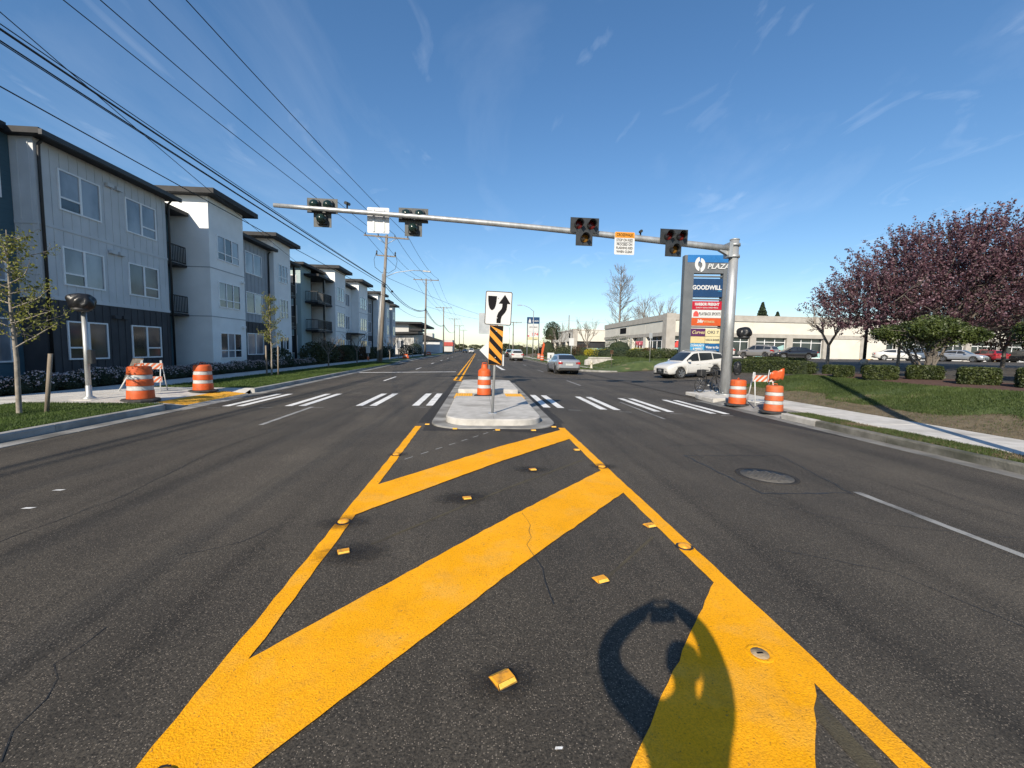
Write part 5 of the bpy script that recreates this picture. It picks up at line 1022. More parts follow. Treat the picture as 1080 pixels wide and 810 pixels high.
# near shops
M1 = thing('strip_mall', 'cream single storey shop row with grey bands and a big letter on its corner', 'building', (26.2, 58, 1.05))
BW, BL = 75., 30.
MB().box(.45, BW, .45, BL-.1, 0, 4.9).build('core_wall', 'dark_interior', M1)
MB().box(-.1, BW, -.1, BL, 5.05, 5.9).build('parapet', 'mall_grey', M1); MB().box(-.06, BW, -.06, BL, 2.85, 3.35).build('lower_band', 'mall_grey', M1); MB().box(.06, BW, .06, BL-.06, 3.352, 5.048).build('fascia_back', 'mall_cream', M1)
def fpanels(F, u0, u1, step, gap=.05):
    u = u0
    while u < u1-.2: F.box(MB(), u+gap/2, min(u+step, u1)-gap/2, 0, .03, 3.39, 5.01).build('fascia_panel', 'mall_cream', M1); u += step
Ff = Face('y', .06); Fl = Face('y', 0)
fpanels(Ff, 1.2, BW-1, 5.6)
u = .9
class FaceL(Face):   # faces -X, u = Y
    def __init__(s, pos): s.p = pos
    def box(s, b, u0, u1, w0, w1, z0, z1, mi=0): return b.box(s.p-w1, s.p-w0, u0, u1, z0, z1, mi)
FL = FaceL(.06); fpanels(FL, 1.2, BL-.3, 7.0)
MB().box(-.35, .95, -.35, .95, 0, 5.95).build('corner_pier', 'mall_grey', M1)
for u in (6.4, 12.1, 17.6, 23.2, 28.9, 34.4, 40, 45.6, 51.2, 56.8): MB().box(u, u+.9, -.05, .5, 0, 2.85).build('pier', 'mall_grey', M1)
for u in (7.6, 13.6, 15.4, 20.5): MB().box(-.05, .5, u, u+1.1, 0, 2.85).build('pier', 'mall_cream', M1)
MB().box(.1, .4, 14.7, 20.5, 0, 2.0).build('green_door', 'mall_green', M1); MB().box(.1, .42, 14.7, 20.5, 2.01, 2.84).build('infill_wall', 'mall_cream', M1); MB().box(.1, .42, 23.2, 29.8, 0, 2.84).build('infill_wall', 'mall_cream', M1)
def shopfront(F, u0, u1, n, door=False, gm='shop_glass'):
    w = F.box(MB(), u0, u1, 0, .02, .05, 2.84).build('shop_window', gm, M1); b = MB()
    for i in range(n+1): u = u0+(u1-u0)*i/n; F.box(b, u-.04, u+.04, .021, .07, 0, 2.84)
    F.box(b, u0, u1, .021, .065, 2.2, 2.28); F.box(b, u0, u1, .021, .065, .0, .1); b.build('mullions', 'trim_white', w)
    return w
Fg = Face('y', .42); FgL = FaceL(.42)
shopfront(FgL, 8.7, 13.6, 4); shopfront(FgL, 1.0, 7.6, 4); shopfront(FgL, 21.6, 23.2, 2)
for u0, u1, n in ((.95, 6.4, 4), (7.3, 12.1, 4), (13, 17.6, 3), (18.5, 23.2, 3), (29.8, 34.4, 4), (35.3, 40, 4), (40.9, 45.6, 3), (46.5, 51.2, 3), (52.1, 56.8, 3)): shopfront(Fg, u0, u1, n)
MB().box(24.1, 33.0, .02, .43, 0, 2.84).build('blank_wall', 'mall_cream', M1); MB().box(34.4, 35.3, .0, .42, 0, 2.84).build('dark_pier', 'mall_grey', M1)
# lettering and window graphics on the shops
lettering('F', M1, (2.6, .0, 4.2)); sg = MB().box(-.02, .025, 17.0, 20.2, 3.75, 4.75).build('black_sign', 'sign_black', M1)
lo = put('lettering', TX['shop'], M1, (.33, 11.2, 1.9), R(-90)); 
def graphic(F, u0, u1, z0, z1, m): return F.box(MB(), u0, u1, .025, .035, z0, z1).build('window_graphic', m, M1)
graphic(FgL, 8.8, 13.5, .1, 1.1, 'graphic_teal'); graphic(FgL, 1.1, 4.0, .1, 1.2, 'graphic_teal'); graphic(Fg, 1.1, 3.4, .1, 1.2, 'graphic_teal')
b = MB().prism([(1.2, 1.25), (3.4, 1.25), (3.4, 1.7), (2.9, 2.3), (2.3, 2.5), (1.7, 2.3), (1.2, 1.7)], .39, .40, 'y').build('window_graphic', 'letter_red', M1)
b = MB().prism([(18.6, .1), (23.1, .1), (23.1, .75), (21, 1.0), (18.6, .6)], .385, .395, 'y').build('window_graphic', 'graphic_teal', M1); b = MB().prism([(13.1, .1), (17.5, .1), (17.5, 1.9), (15.5, 1.2), (13.1, .8)], .385, .395, 'y').build('window_graphic', 'graphic_teal', M1)
for u in (2.9, 3.6): MB().box(u, u+.55, .33, .38, .1, 2.1).build('door_frame', 'trim_white', M1); MB().box(u+.08, u+.47, .32, .33, .5, 1.9).build('door_glass', 'shop_glass', M1)
MB().bbox(9.6, 11.3, 3, 5, 5.9, 7.4, .05).build('roof_unit', 'pylon_grey', M1)
for u in (14, 24, 34, 43): MB().bbox(u, u+1.9, -5.3, -5.1, -.02, .13, .03).build('wheel_stop', 'tactile_yellow', M1)
for u in (8, 19, 29, 39): MB().bbox(u, u+1.9, -5.3, -5.1, -.02, .13, .03).build('wheel_stop', 'concrete', M1)
M2 = thing('strip_mall', 'farther low shop row with blank cream fascia beyond the first shops', 'building', (21.4, 96, 1.0))
MB().box(.4, 45, .4, 30, 0, 5.0).build('core_wall', 'dark_interior', M2); MB().box(0, 45, 0, 30, 2.7, 5.2).build('fascia', 'mall_cream', M2); MB().box(-.1, 45, -.1, 30, 5.2, 5.45).build('parapet', 'mall_cream', M2)
MB().box(-.2, .8, -.2, .8, 0, 5.5).build('corner_pier', 'mall_grey', M2)
for u in (10, 20, 30): MB().box(u, u+.7, -.05, .5, 0, 2.7).build('pier', 'mall_cream', M2)
for u in (8, 16, 24): MB().box(-.05, .5, u, u+1.2, 0, 2.7).build('pier', 'mall_cream', M2)
MB().box(1.5, 9.5, .3, .39, .1, 1.2).build('window_graphic', 'graphic_teal', M2); MB().box(-.03, -.001, 3.5, 5, 3.5, 4.6).build('black_sign', 'sign_black', M2)

# pylon signs
P = thing('pylon_sign', 'tall grey pylon sign carrying stacked shop name panels beside the car park', 'sign', (20.1, 37.3, .8), R(-6)); P.scale = (.93, 1, 1)
PW, PH = 4.3, 9.4
MB().box(-2.15, -1.25, -.32, .32, 0, PH).build('leg', 'pylon_grey', P); MB().box(1.55, 2.15, -.32, .32, 0, PH).build('leg', 'pylon_grey', P)
MB().box(-1.25, 1.55, -.3, .3, PH-1.55, PH-.02).build('head_panel', 'pylon_grey', P); MB().box(-1.9, 2.16, -.335, .335, PH-.62, PH+.02).build('blue_cap', 'panel_blue', P)
lg_ = MB()
def arcp(cx_, cz, ro, ri, a0, a1, sx=.8, n=14): return [(cx_+ro*sx*math.cos(R(a0+(a1-a0)*i/n)), cz+ro*math.sin(R(a0+(a1-a0)*i/n))) for i in range(n+1)]+[(cx_+ri*sx*math.cos(R(a1+(a0-a1)*i/n)), cz+ri*math.sin(R(a1+(a0-a1)*i/n))) for i in range(n+1)]
for a0, a1, dz in ((100, 262, .05), (-80, 82, -.05)): lg_.prism(arcp(-.72, PH-.82+dz, .62, .26, a0, a1), -.36, -.34, 'y')
lg_.build('emblem', 'sign_white', P); lettering('plaza', P, (.98, -.36, PH-.98))
def sp_(x0, x1, z0, z1, m, nm_='name_panel'): return MB().box(x0, x1, -.29, .29, z0, z1).build(nm_, m, P)
sp_(-1.24, 1.54, PH-3.62, PH-2.02, 'panel_navy'); lettering('goodwill', P, (.05, -.31, PH-2.82)); lettering('gsub', P, (1.25, -.31, PH-3.1))
sp_(-1.24, 1.54, PH-1.92, PH-1.58, 'sign_white', 'light_band') if False else None
sp_(-1.24, 1.54, PH-4.75, PH-4.0, 'panel_crimson'); lettering('harbor', P, (.15, -.31, PH-4.28)); lettering('hsub', P, (.15, -.31, PH-4.58))
sp_(-1.24, 1.54, PH-5.47, PH-4.77, 'sign_white'); lettering('playback', P, (.45, -.31, PH-5.12)); MB().prism([(-1.1, PH-5.35), (-.6, PH-5.35), (-.6, PH-5.1), (-.72, PH-4.92), (-.85, PH-4.86), (-.98, PH-4.92), (-1.1, PH-5.1)], -.31, -.3, 'y').build('emblem', 'letter_red', P)
sp_(-1.24, 1.54, PH-6.15, PH-5.49, 'panel_orange'); lettering('fitness', P, (.45, -.31, PH-5.82)); lettering('fsub', P, (-.42, -.31, PH-5.78))
sp_(-1.24, .12, PH-7.1, PH-6.42, 'panel_purple'); lettering('curves', P, (-.56, -.31, PH-6.76)); sp_(.15, 1.54, PH-7.1, PH-6.42, 'panel_pale'); lettering('oki', P, (.85, -.31, PH-6.74))
sp_(-1.24, .12, PH-7.72, PH-7.13, 'panel_cream'); sp_(.15, 1.54, PH-7.72, PH-7.13, 'panel_pale'); lettering('nails', P, (.85, -.31, PH-7.42))
sp_(-1.24, .12, PH-8.42, PH-7.75, 'panel_sky'); lettering('comm', P, (-.56, -.31, PH-7.95)); lettering('market', P, (-.5, -.31, PH-8.23)); sp_(.15, 1.54, PH-8.42, PH-7.75, 'panel_deep'); lettering('water', P, (.85, -.31, PH-8.08))
for z in (PH-3.82, PH-6.28, PH-8.5, PH-1.8): MB().box(-1.24, 1.54, -.12, .12, z-.06, z+.06).build('cross_rail', 'pylon_grey', P)
Q = thing('pylon_sign', 'distant pylon sign with a blue top and white panels by the road', 'sign', (10.6, 84, .2))
for x in (-1.2, 1.08): MB().box(x, x+.14, -.2, .2, 0, 7.6).build('leg', 'pylon_grey', Q)
MB().box(-1.2, 1.22, -.25, .25, 6.5, 7.75).build('blue_top', 'panel_navy', Q); MB().prism([(-.95, 6.65), (-.45, 6.65), (-.5, 7.1), (-.7, 7.5), (-.9, 7.1)], -.27, -.26, 'y').build('emblem', 'sign_white', Q)
lettering('farp', Q, (.4, -.27, 7.0)); MB().box(-1.05, 1.07, -.2, .2, 4.9, 6.4).build('name_panel', 'sign_white', Q); lettering('farl', Q, (0, -.22, 5.8)); MB().box(-1.05, 1.07, -.2, .2, 3.9, 4.85).build('price_panel', 'sign_white', Q); lettering('farn', Q, (.35, -.22, 4.4)); MB().box(-1.05, -.75, -.215, -.2, 3.95, 4.2).build('price_mark', 'letter_red', Q); MB().box(-1.05, 1.07, -.2, .2, 3.3, 3.85).build('name_panel', 'panel_pale', Q)

# ================================================================== VEHICLES
SPEC = dict(
 sedan=dict(W=1.78, r=.325, wx=(-1.32, 1.38), body=[(-2.31, .66, .46, .90), (-2.25, .80, .34, 1.0), (-2.0, .865, .26, 1.06), (-1.5, .885, .21, 1.05), (-.8, .89, .2, 1.0), (0, .89, .2, .97), (.9, .89, .2, .95), (1.4, .875, .2, .90), (1.9, .84, .22, .80), (2.15, .78, .24, .72), (2.29, .66, .32, .63)],
   cab=[(-1.82, 1.04, .70), (-1.05, 1.40, .555), (-.4, 1.46, .58), (.25, 1.44, .575), (1.15, .95, .72)], bp=-.12, rearw=(-1.72, -1.1)),
 suv=dict(W=1.84, r=.355, wx=(-1.34, 1.36), body=[(-2.33, .68, .50, 1.02), (-2.27, .84, .38, 1.10), (-2.0, .90, .28, 1.13), (-1.4, .92, .24, 1.10), (-.7, .92, .24, 1.06), (0, .92, .24, 1.04), (.9, .92, .24, 1.05), (1.4, .91, .25, 1.02), (1.85, .87, .27, .95), (2.18, .80, .28, .84), (2.31, .68, .36, .70)],
   cab=[(-2.24, 1.10, .76), (-1.95, 1.54, .62), (-1.0, 1.67, .635), (-.1, 1.70, .635), (.3, 1.66, .62), (1.22, 1.06, .76)], bp=-.1, rearw=(-2.2, -1.99)))
CARMESH = {}
def interp(tab, x, k): return float(np.interp(x, [t[0] for t in tab], [t[k] for t in tab]))
def car_meshes(kind):
    if kind in CARMESH: return CARMESH[kind]
    S = SPEC[kind]; bt, ct, r_ = S['body'], S['cab'], S['r']; xsb = sorted(set([t[0] for t in bt]+[bt[0][0]+.25*i for i in range(1, 18)])); xsb = [x for x in xsb if x <= bt[-1][0]]
    b = MB(); rings = []
    for x in xsb:
        w, zb, zt = interp(bt, x, 1), interp(bt, x, 2), interp(bt, x, 3); d = zt-zb
        h = [(0, zb), (w*.82, zb), (w*.965, zb+.1*d), (w*.985, zb+.3*d), (w, zb+.55*d), (w*.985, zb+.8*d), (w*.94, zt-.03*d), (w*.80, zt+.012), (w*.45, zt+.03), (0, zt+.035)]
        rings.append([(x, y, z) for y, z in h]+[(x, -y, z) for y, z in h[-2:0:-1]])
    n = len(rings[0]); vs = [p for r in rings for p in r]
    b.add(vs, [(i*n+k, i*n+(k+1) % n, (i+1)*n+(k+1) % n, (i+1)*n+k) for i in range(len(rings)-1) for k in range(n)], 0, True); b.add(rings[0], [tuple(range(n))]); b.add(rings[-1], [tuple(range(n-1, -1, -1))])
    me = b.mesh('body', 'car_white'); bm = bmesh.new(); bm.from_mesh(me); bmesh.ops.remove_doubles(bm, verts=bm.verts[:], dist=1e-4); bmesh.ops.recalc_face_normals(bm, faces=bm.faces[:]); bm.to_mesh(me); bm.free()
    o = put('tmp', me); cut = MB()
    for x in S['wx']:
        for s in (-1, 1): cut.lathe([(r_+.055, s*.45), (r_+.055, s*1.3)] if s > 0 else [(r_+.055, -1.3), (r_+.055, -.45)], 28, (x, 0, r_), 'y', smooth=True)
    cme = cut.mesh('cut', 'plastic_dark'); bm = bmesh.new(); bm.from_mesh(cme); bmesh.ops.remove_doubles(bm, verts=bm.verts[:], dist=1e-5); bmesh.ops.recalc_face_normals(bm, faces=bm.faces[:]); bm.to_mesh(cme); bm.free()
    co_ = put('tmpcut', cme); md = o.modifiers.new('b', 'BOOLEAN'); md.operation = 'DIFFERENCE'; md.object = co_; md.solver = 'EXACT'
    dg = bpy.context.evaluated_depsgraph_get(); body = bpy.data.meshes.new_from_object(o.evaluated_get(dg)); bpy.data.objects.remove(o); bpy.data.objects.remove(co_)
    # cabin shell
    def wb(x): return interp(bt, x, 1)*.935
    def bz(x): return interp(bt, x, 3)
    xs_ = sorted(set([t[0] for t in ct]+list(np.linspace(ct[0][0], ct[-1][0], 15)))); c = MB(); rings = []
    for x in xs_:
        z, wt = interp(ct, x, 1), interp(ct, x, 2); z0 = min(bz(x)-.03, z-.012)
        h = [(wb(x)*.99, z0), (wt+.055, max(z-.075, z0+.004)), (wt, max(z-.018, z0+.008)), (wt*.55, z), (0, z+.006)]
        rings.append([(x, y, q) for y, q in h]+[(x, -y, q) for y, q in h[-2::-1]])
    n = len(rings[0]); c.add([p for r in rings for p in r], [(i*n+k, (i+1)*n+k, (i+1)*n+k+1, i*n+k+1) for i in range(len(rings)-1) for k in range(n-1)], 0, True); cabin = c.mesh('cabin', 'car_white')
    def sidey(x, z):
        zt, wt = interp(ct, x, 1)-.075, interp(ct, x, 2)+.055; z0 = bz(x)-.03; t = 0 if zt-z0 < .05 else min(1, max(0, (z-z0)/(zt-z0))); return wb(x)*.99*(1-t)+wt*t+.010
    glass = []
    xf, xr = ct[-1][0], ct[0][0]
    lims = [(xr+.42 if kind == 'sedan' else xr+.28, S['bp']-.85 if kind == 'suv' else S['bp']-.04), (S['bp']+.04, xf-.32)]
    if kind == 'suv': lims = [(xr+.3, -1.22), (-1.14, S['bp']-.04), (S['bp']+.04, xf-.34)]
    for a, e in lims:
        for s in (1, -1):
            g = MB(); xx = list(np.linspace(a, e, 7)); pts = []
            for x in xx:
                lo_, hi = bz(x)+.035, max(bz(x)+.05, interp(ct, x, 1)-.115); pts += [(x, s*sidey(x, lo_), lo_), (x, s*sidey(x, hi), hi)]
            g.add(pts, [((2*i, 2*i+2, 2*i+3, 2*i+1) if s < 0 else (2*i, 2*i+1, 2*i+3, 2*i+2)) for i in range(6)], 0, True); glass.append(('side_window', g.mesh('side_window', 'car_glass')))
    def endglass(x0, x1, nm_, up):
        g = MB(); pts = []
        for x in np.linspace(x0, x1, 5):
            z, wt = interp(ct, x, 1), interp(ct, x, 2)
            for y in (-.93, -.5, 0, .5, .93): pts.append((x+up*.008, y*(wt+.02), z+(.016 if abs(y) < .9 else .004)))
        g.add(pts, [(i*5+k, i*5+k+1, i*5+k+6, i*5+k+5) for i in range(4) for k in range(4)], 0, True); return nm_, g.mesh(nm_, 'car_glass')
    glass.append(endglass(xf-.10, ct[-2][0]+.06, 'windscreen', 1)); glass.append(endglass(S['rearw'][0], S['rearw'][1], 'rear_window', -1))
    ty = MB().lathe([(r_*.66, -.1), (r_*.9, -.11), (r_*.985, -.085), (r_, -.04), (r_, .04), (r_*.985, .085), (r_*.9, .11), (r_*.66, .1)], 28, ax='y', cap=False).mesh('tyre', 'tyre')
    rm = MB(); rm.lathe([(r_*.66, -.09), (r_*.62, -.095), (r_*.6, -.06), (.0, -.05)], 24, ax='y', cap=False, mi=1); rm.lathe([(r_*.7, -.085), (r_*.66, -.1), (r_*.6, -.09)], 28, ax='y', cap=False)
    for k in range(5):
        a = k*2*math.pi/5; d = Vector((math.cos(a), 0, math.sin(a))); e = Vector((-math.sin(a), 0, math.cos(a))); q = []
        for rr, ww in ((.03, .035), (r_*.63, .055)): q += [d*rr+e*ww+Vector((0, -.085, 0)), d*rr-e*ww+Vector((0, -.085, 0))]
        rm.add(q, [(0, 1, 3, 2)]); rm.add(q, [(2, 3, 1, 0)])
    rm = rm.mesh('rim', ['rim', 'plastic_dark'])
    well = MB().lathe([(r_+.045, -.2), (r_+.045, .2)], 24, ax='y').mesh('wheel_well', 'black_housing')
    CARMESH[kind] = dict(body=body, cabin=cabin, glass=glass, tyre=ty, rim=rm, well=well); return CARMESH[kind]
def car(kind, paintm, loc, rz, label, name='car', pitch=0., cat='car', group='cars near the shops', detail=True):
    M = car_meshes(kind); S = SPEC[kind]; t = thing(name, label, cat, loc, rz, group); t.rotation_euler = (0, pitch, rz)
    def own(me): q = me.copy(); q.materials.clear(); q.materials.append(MATS[paintm]); return q
    key = (kind, paintm)
    if key not in CARMESH: CARMESH[key] = (own(M['body']), own(M['cabin']))
    bo, ca = CARMESH[key]; body = put('body', bo, t); put('cabin', ca, t)
    for nm_, g in M['glass']: put(nm_, g, t)
    W2 = S['W']/2; bt = S['body']; xr, xf = bt[0][0], bt[-1][0]
    for x in S['wx']:
        for s in (-1, 1):
            w = put('tyre', M['tyre'], t, (x, s*(W2-.12), S['r']), 0 if s < 0 else math.pi); put('rim', M['rim'], w); put('wheel_well', M['well'], t, (x, s*(W2-.36), S['r']))
    zr = interp(bt, xr+.1, 3); zf = interp(bt, xf-.1, 3)
    for s in (-1, 1):
        MB().prism([(s*(W2-.10), zr-.10), (s*(W2-.42), zr-.11), (s*(W2-.40), zr-.27), (s*(W2-.09), zr-.25)], xr+.0, xr+.14, 'x').build('tail_light', 'tail_lamp', t)
        if kind == 'suv': MB().bbox(xr-.02, xr+.35, s*(W2-.06)-.06, s*(W2-.06)+.06, zr-.18, zr-.04, .02).build('tail_light', 'tail_lamp', t)
        hx = xf-.16
        MB().add([(xf-.035, s*.40, zf-.09), (xf-.06, s*.44, zf-.22), (xf-.25, s*(W2-.09), zf-.14), (xf-.52, s*(W2-.035), zf-.02), (xf-.30, s*(W2-.13), zf-.0)], [(0, 1, 2, 3, 4) if s > 0 else (4, 3, 2, 1, 0)]).build('headlight', 'headlamp', t)
        m = MB().bbox(-.07, .09, -.1, .1, -.06, .07, .03).build('mirror', paintm if kind == 'suv' else paintm, t, (S['cab'][-1][0]-.42, s*(W2+.07), interp(bt, .9, 3)+.07))
        if detail:
            for x0 in (S['bp']-.02, S['cab'][-1][0]-.42, S['bp']-.95):
                pts = []
                for z in (.36, .6, .8, .96): pts += [(x0, s*(door_y(bt, x0, z)+.003), z), (x0+.016, s*(door_y(bt, x0, z)+.003), z)]
                MB().add(pts, [((2*i, 2*i+1, 2*i+3, 2*i+2) if s < 0 else (2*i, 2*i+2, 2*i+3, 2*i+1)) for i in range(3)], 0, True).build('door_seam', 'black_housing', t)
            for x0 in (S['bp']-.32, S['bp']+.6-.75+.35): pass
            for x0 in (S['bp']+.12, S['bp']-.82): MB().bbox(x0, x0+.2, s*(W2+.0)-.02, s*(W2+.0)+.015, .86, .9, .01).build('door_handle', paintm, t)
    MB().bbox(xr-.03, xr+.06, -.27, .27, zr-.36, zr-.22, .01).build('rear_plate', 'plate', t); MB().bbox(xr-.035, xr+.2, -W2+.14, W2-.14, .34, .5, .05).build('rear_bumper', 'plastic_dark', t)
    MB().bbox(xf-.2, xf+.025, -.42, .42, zf-.40, zf-.10, .06).build('grille', 'black_housing', t); MB().bbox(xf-.1, xf+.04, -.16, .16, zf-.32, zf-.18, .03).build('badge_bar', 'rim', t)
    for s in (-1, 1): MB().bbox(xf-.32, xf-.0, s*.58-.14, s*.58+.14, .44, .56, .05).build('fog_recess', 'black_housing', t)
    if kind == 'suv':
        for s in (-1, 1): MB().tube([(-1.7, s*.6, 1.60), (-1.5, s*.6, 1.70), (-.2, s*.61, 1.755), (.1, s*.6, 1.71)], .022, 6).build('roof_rail', 'galvanised', t); MB().bbox(xf-.3, xf+.01, -W2+.2, W2-.2, .28, .42, .05).build('front_bumper', 'plastic_dark', t)
    for s in (-1, 1): MB().bbox(S['wx'][0]+.45, S['wx'][1]-.45, s*(W2-.03)-.03, s*(W2-.03)+.012, .24, .34, .01).build('sill', 'plastic_dark', t)
    return t
def door_y(bt, x, z):
    w, zb, zt = interp(bt, x, 1), interp(bt, x, 2), interp(bt, x, 3); d = zt-zb
    return float(np.interp(z, [zb+.1*d, zb+.3*d, zb+.55*d, zb+.8*d, zt-.03*d], [w*.965, w*.985, w, w*.985, w*.94]))
car('sedan', 'car_silver', (6.45, 32.6, RZ(6.45)+.003), R(91.5), 'silver saloon car driving away in the right lane', cat='car', group='cars on the road')
car('suv', 'car_white', (14.1, 27.55, TR(14.1, 27.55)+.02), R(193), 'white sport utility car turning out of the driveway', pitch=R(3.4), group='cars on the road')
car('suv', 'car_white', (5.75, 66, RZ(5.7)+.003), R(91), 'white sport utility car far ahead in the right lane', group='cars on the road', detail=False); car('suv', 'car_black', (7.0, 98, RZ(7)+.003), R(91), 'dark car ahead of the far white one in the outer right lane', group='cars on the road', detail=False)
car('suv', 'car_white', (-2.6, 150, RZ(-2.6)+.003), R(-90), 'white car coming towards the island far off', group='cars on the road', detail=False); car('sedan', 'car_black', (-5.6, 175, RZ(-5.6)+.003), R(-90), 'dark car far down the left lanes', group='cars on the road', detail=False)
def lot(kind, m, x, y, rz, lab): return car(kind, m, (x, y, TR(x, y)+.006), R(rz), lab, detail=False)
lot('suv', 'car_grey', 36.0, 52.8, 118, 'grey sport utility car parked nose in right of the pylon sign'); lot('sedan', 'car_black', 37.4, 48.3, 166, 'black saloon car parked beside the yellow wheel stops'); lot('suv', 'car_white', 30.6, 53.5, 150, 'white car parked behind the pylon sign')
lot('suv', 'car_red', 70, 54, 80, 'dark red car parked behind the rounded green shrub'); lot('sedan', 'car_silver', 59.5, 48.5, -70, 'silver saloon parked facing the road behind the rounded shrub'); lot('suv', 'car_blue', 60.5, 53.5, -80, 'blue grey car parked behind the silver saloon'); lot('sedan', 'car_white', 53.5, 51, -35, 'pale saloon half hidden behind the rounded shrub'); lot('suv', 'car_black', 75.5, 54, 85, 'black car parked right of the dark red one')

# ================================================================== PLANTS
def quads(C, size, flat=.0, asp=.6):
    n = len(C); a = NP.normal(0, 1, (n, 3)); a[:, 2] *= (1-flat); a /= np.linalg.norm(a, axis=1)[:, None]+1e-9; b = NP.normal(0, 1, (n, 3)); b -= a*(a*b).sum(1)[:, None]; b /= np.linalg.norm(b, axis=1)[:, None]+1e-9
    s = (size*NP.uniform(.6, 1.4, n))[:, None]; Q = np.zeros((n, 4, 3)); Q[:, 0] = C-a*s; Q[:, 1] = C+b*s*asp; Q[:, 2] = C+a*s; Q[:, 3] = C-b*s*asp; return Q
def ell(n, c, r, lo=0., hi=1.):
    d = NP.normal(0, 1, (n, 3)); d /= np.linalg.norm(d, axis=1)[:, None]; k = NP.uniform(lo**3, hi**3, n)**(1/3); return np.array(c)+d*k[:, None]*np.array(r)
def clumpy(P, sc, keep, jit=.35):
    v = np.sin(P[:, 0]*sc+2*np.sin(P[:, 1]*sc*.6))+np.sin(P[:, 1]*sc*1.1+1.7)+np.sin(P[:, 2]*sc*1.3+P[:, 0]*sc*.5); return P[v+NP.normal(0, jit, len(P)) > keep]
def limb(b, p, q, r0_, r1_, bend=.15, n=6, sides=6, sd=None):
    p, q = Vector(p), Vector(q); L_ = (q-p).length; pts = []; off = Vector((rnd.uniform(-1, 1), rnd.uniform(-1, 1), rnd.uniform(-.2, .6)))*L_*bend
    for i in range(n+1): t = i/n; pts.append(p.lerp(q, t)+off*math.sin(math.pi*t)+Vector((rnd.uniform(-1, 1), rnd.uniform(-1, 1), rnd.uniform(-1, 1)))*L_*.015)
    b.tube(pts, [r0_+(r1_-r0_)*i/n for i in range(n+1)], sides, caps=False); return pts
def branchy(b, p, d, ln, r_, depth, spread, kids, tips, up=.15, sides=4, shrink=.68, gn=None):
    d = d.normalized(); q = p+d*ln; mid = p.lerp(q, .5)+Vector((rnd.uniform(-1, 1), rnd.uniform(-1, 1), rnd.uniform(-1, 1)))*ln*.06
    b.tube([p, mid, q], [r_, r_*.85, r_*.7], sides if depth > 1 else 3, caps=False); tips.append((q, d, depth))
    if depth == 0: return
    for k in range(kids):
        a = rnd.uniform(0, 6.28); o_ = d.orthogonal().normalized(); o_.rotate(Matrix.Rotation(a+k*6.28/kids, 3, d)); nd = (d*math.cos(spread)+o_*math.sin(spread)*rnd.uniform(.7, 1.25)+Vector((0, 0, up))).normalized()
        st = q if k == 0 else p.lerp(q, rnd.uniform(.45, .95)); branchy(b, st, nd, ln*shrink*rnd.uniform(.75, 1.2), r_*.62, depth-1, spread, kids, tips, up, sides, shrink)

# purple plum
t = thing('plum_tree', 'large spreading purple leaved plum tree in the car park on the right', 'tree', (25.2, 22, .95)); wb_ = MB()
E3 = [((25.0, 22, 5.3), (4.6, 4.4, 2.6)), ((29.3, 22, 5.4), (5.2, 5, 2.5)), ((33.5, 22.5, 5.1), (5, 5, 2.4)), ((21.7, 22, 4.3), (2.6, 2.8, 1.5)), ((25.7, 21.5, 7.2), (2.8, 3.2, 1.3))]
fork = Vector((25.4, 22, 2.4)); limb(wb_, (25.2, 22, .9), fork, .2, .17, .02, 4, 10)
tw = []; 
for (c, r_), nl in zip(E3, (10, 10, 8, 7, 6)):
    for k in range(nl):
        e = ell(1, c, r_, .55, .95)[0]; pts = limb(wb_, fork+Vector((rnd.uniform(-.2, .2), rnd.uniform(-.2, .2), rnd.uniform(-.3, .4))), e, .10, .02, .10, 8, 5)
        for p in pts[3:]:
            for _ in range(3): q = ell(1, p, (1.5, 1.5, 1.0), .4, 1)[0]; limb(wb_, p, q, .022, .006, .1, 3, 3)
wb_.v = [(x-25.2, y-22, z-.95) for x, y, z in wb_.v]; wb_.build('trunk', 'bark', t)
C_ = []; stems = []
for (c, r_), n in zip(E3, (900, 1000, 800, 380, 400)):
    B_ = ell(n, c, r_, .25, 1.0); dirs = (B_-np.array(c))/np.array(r_); dirs[:, 2] += .8; dirs += NP.normal(0, .35, dirs.shape); dirs /= np.linalg.norm(dirs, axis=1)[:, None]
    ln = NP.uniform(.5, 1.5, n)
    for k in range(n):
        m = int(42*ln[k]); s_ = NP.uniform(0, 1, m); C_.append(B_[k]+dirs[k]*(s_*ln[k])[:, None]+NP.normal(0, .055, (m, 3))); e = B_[k]+dirs[k]*ln[k]; w_ = NP.normal(0, .012, 3); stems.append([B_[k]-w_, B_[k]+w_, e])
C_ = np.concatenate(C_); C_ = C_[C_[:, 2] > 2.6+.25*np.sin(C_[:, 0]*1.7)]; mi = (NP.uniform(0, 1, len(C_)) < .25).astype(int)
put('crown', soup('crown', quads(C_-np.array((25.2, 22, .95)), .054), 4, ['plum_leaf', 'plum_pink'], mi), t); put('twigs', soup('twigs', np.array(stems)-np.array((25.2, 22, .95)), 3, 'bark'), t)
t = thing('plum_tree', 'brownish purple tree behind the plum at the right edge', 'tree', (33, 24.5, 1.0)); wb_ = MB(); tips = []; branchy(wb_, Vector((0, 0, 0)), Vector((0, 0, 1)), 1.3, .12, 4, .62, 3, tips, .2); wb_.build('trunk', 'bark', t)
C_ = clumpy(ell(9000, (0, 0, 2.6), (3.4, 2.6, 1.5), .4, 1), 2.5, -.2); put('crown', soup('crown', quads(C_, .07), 4, 'plum_brown'), t)
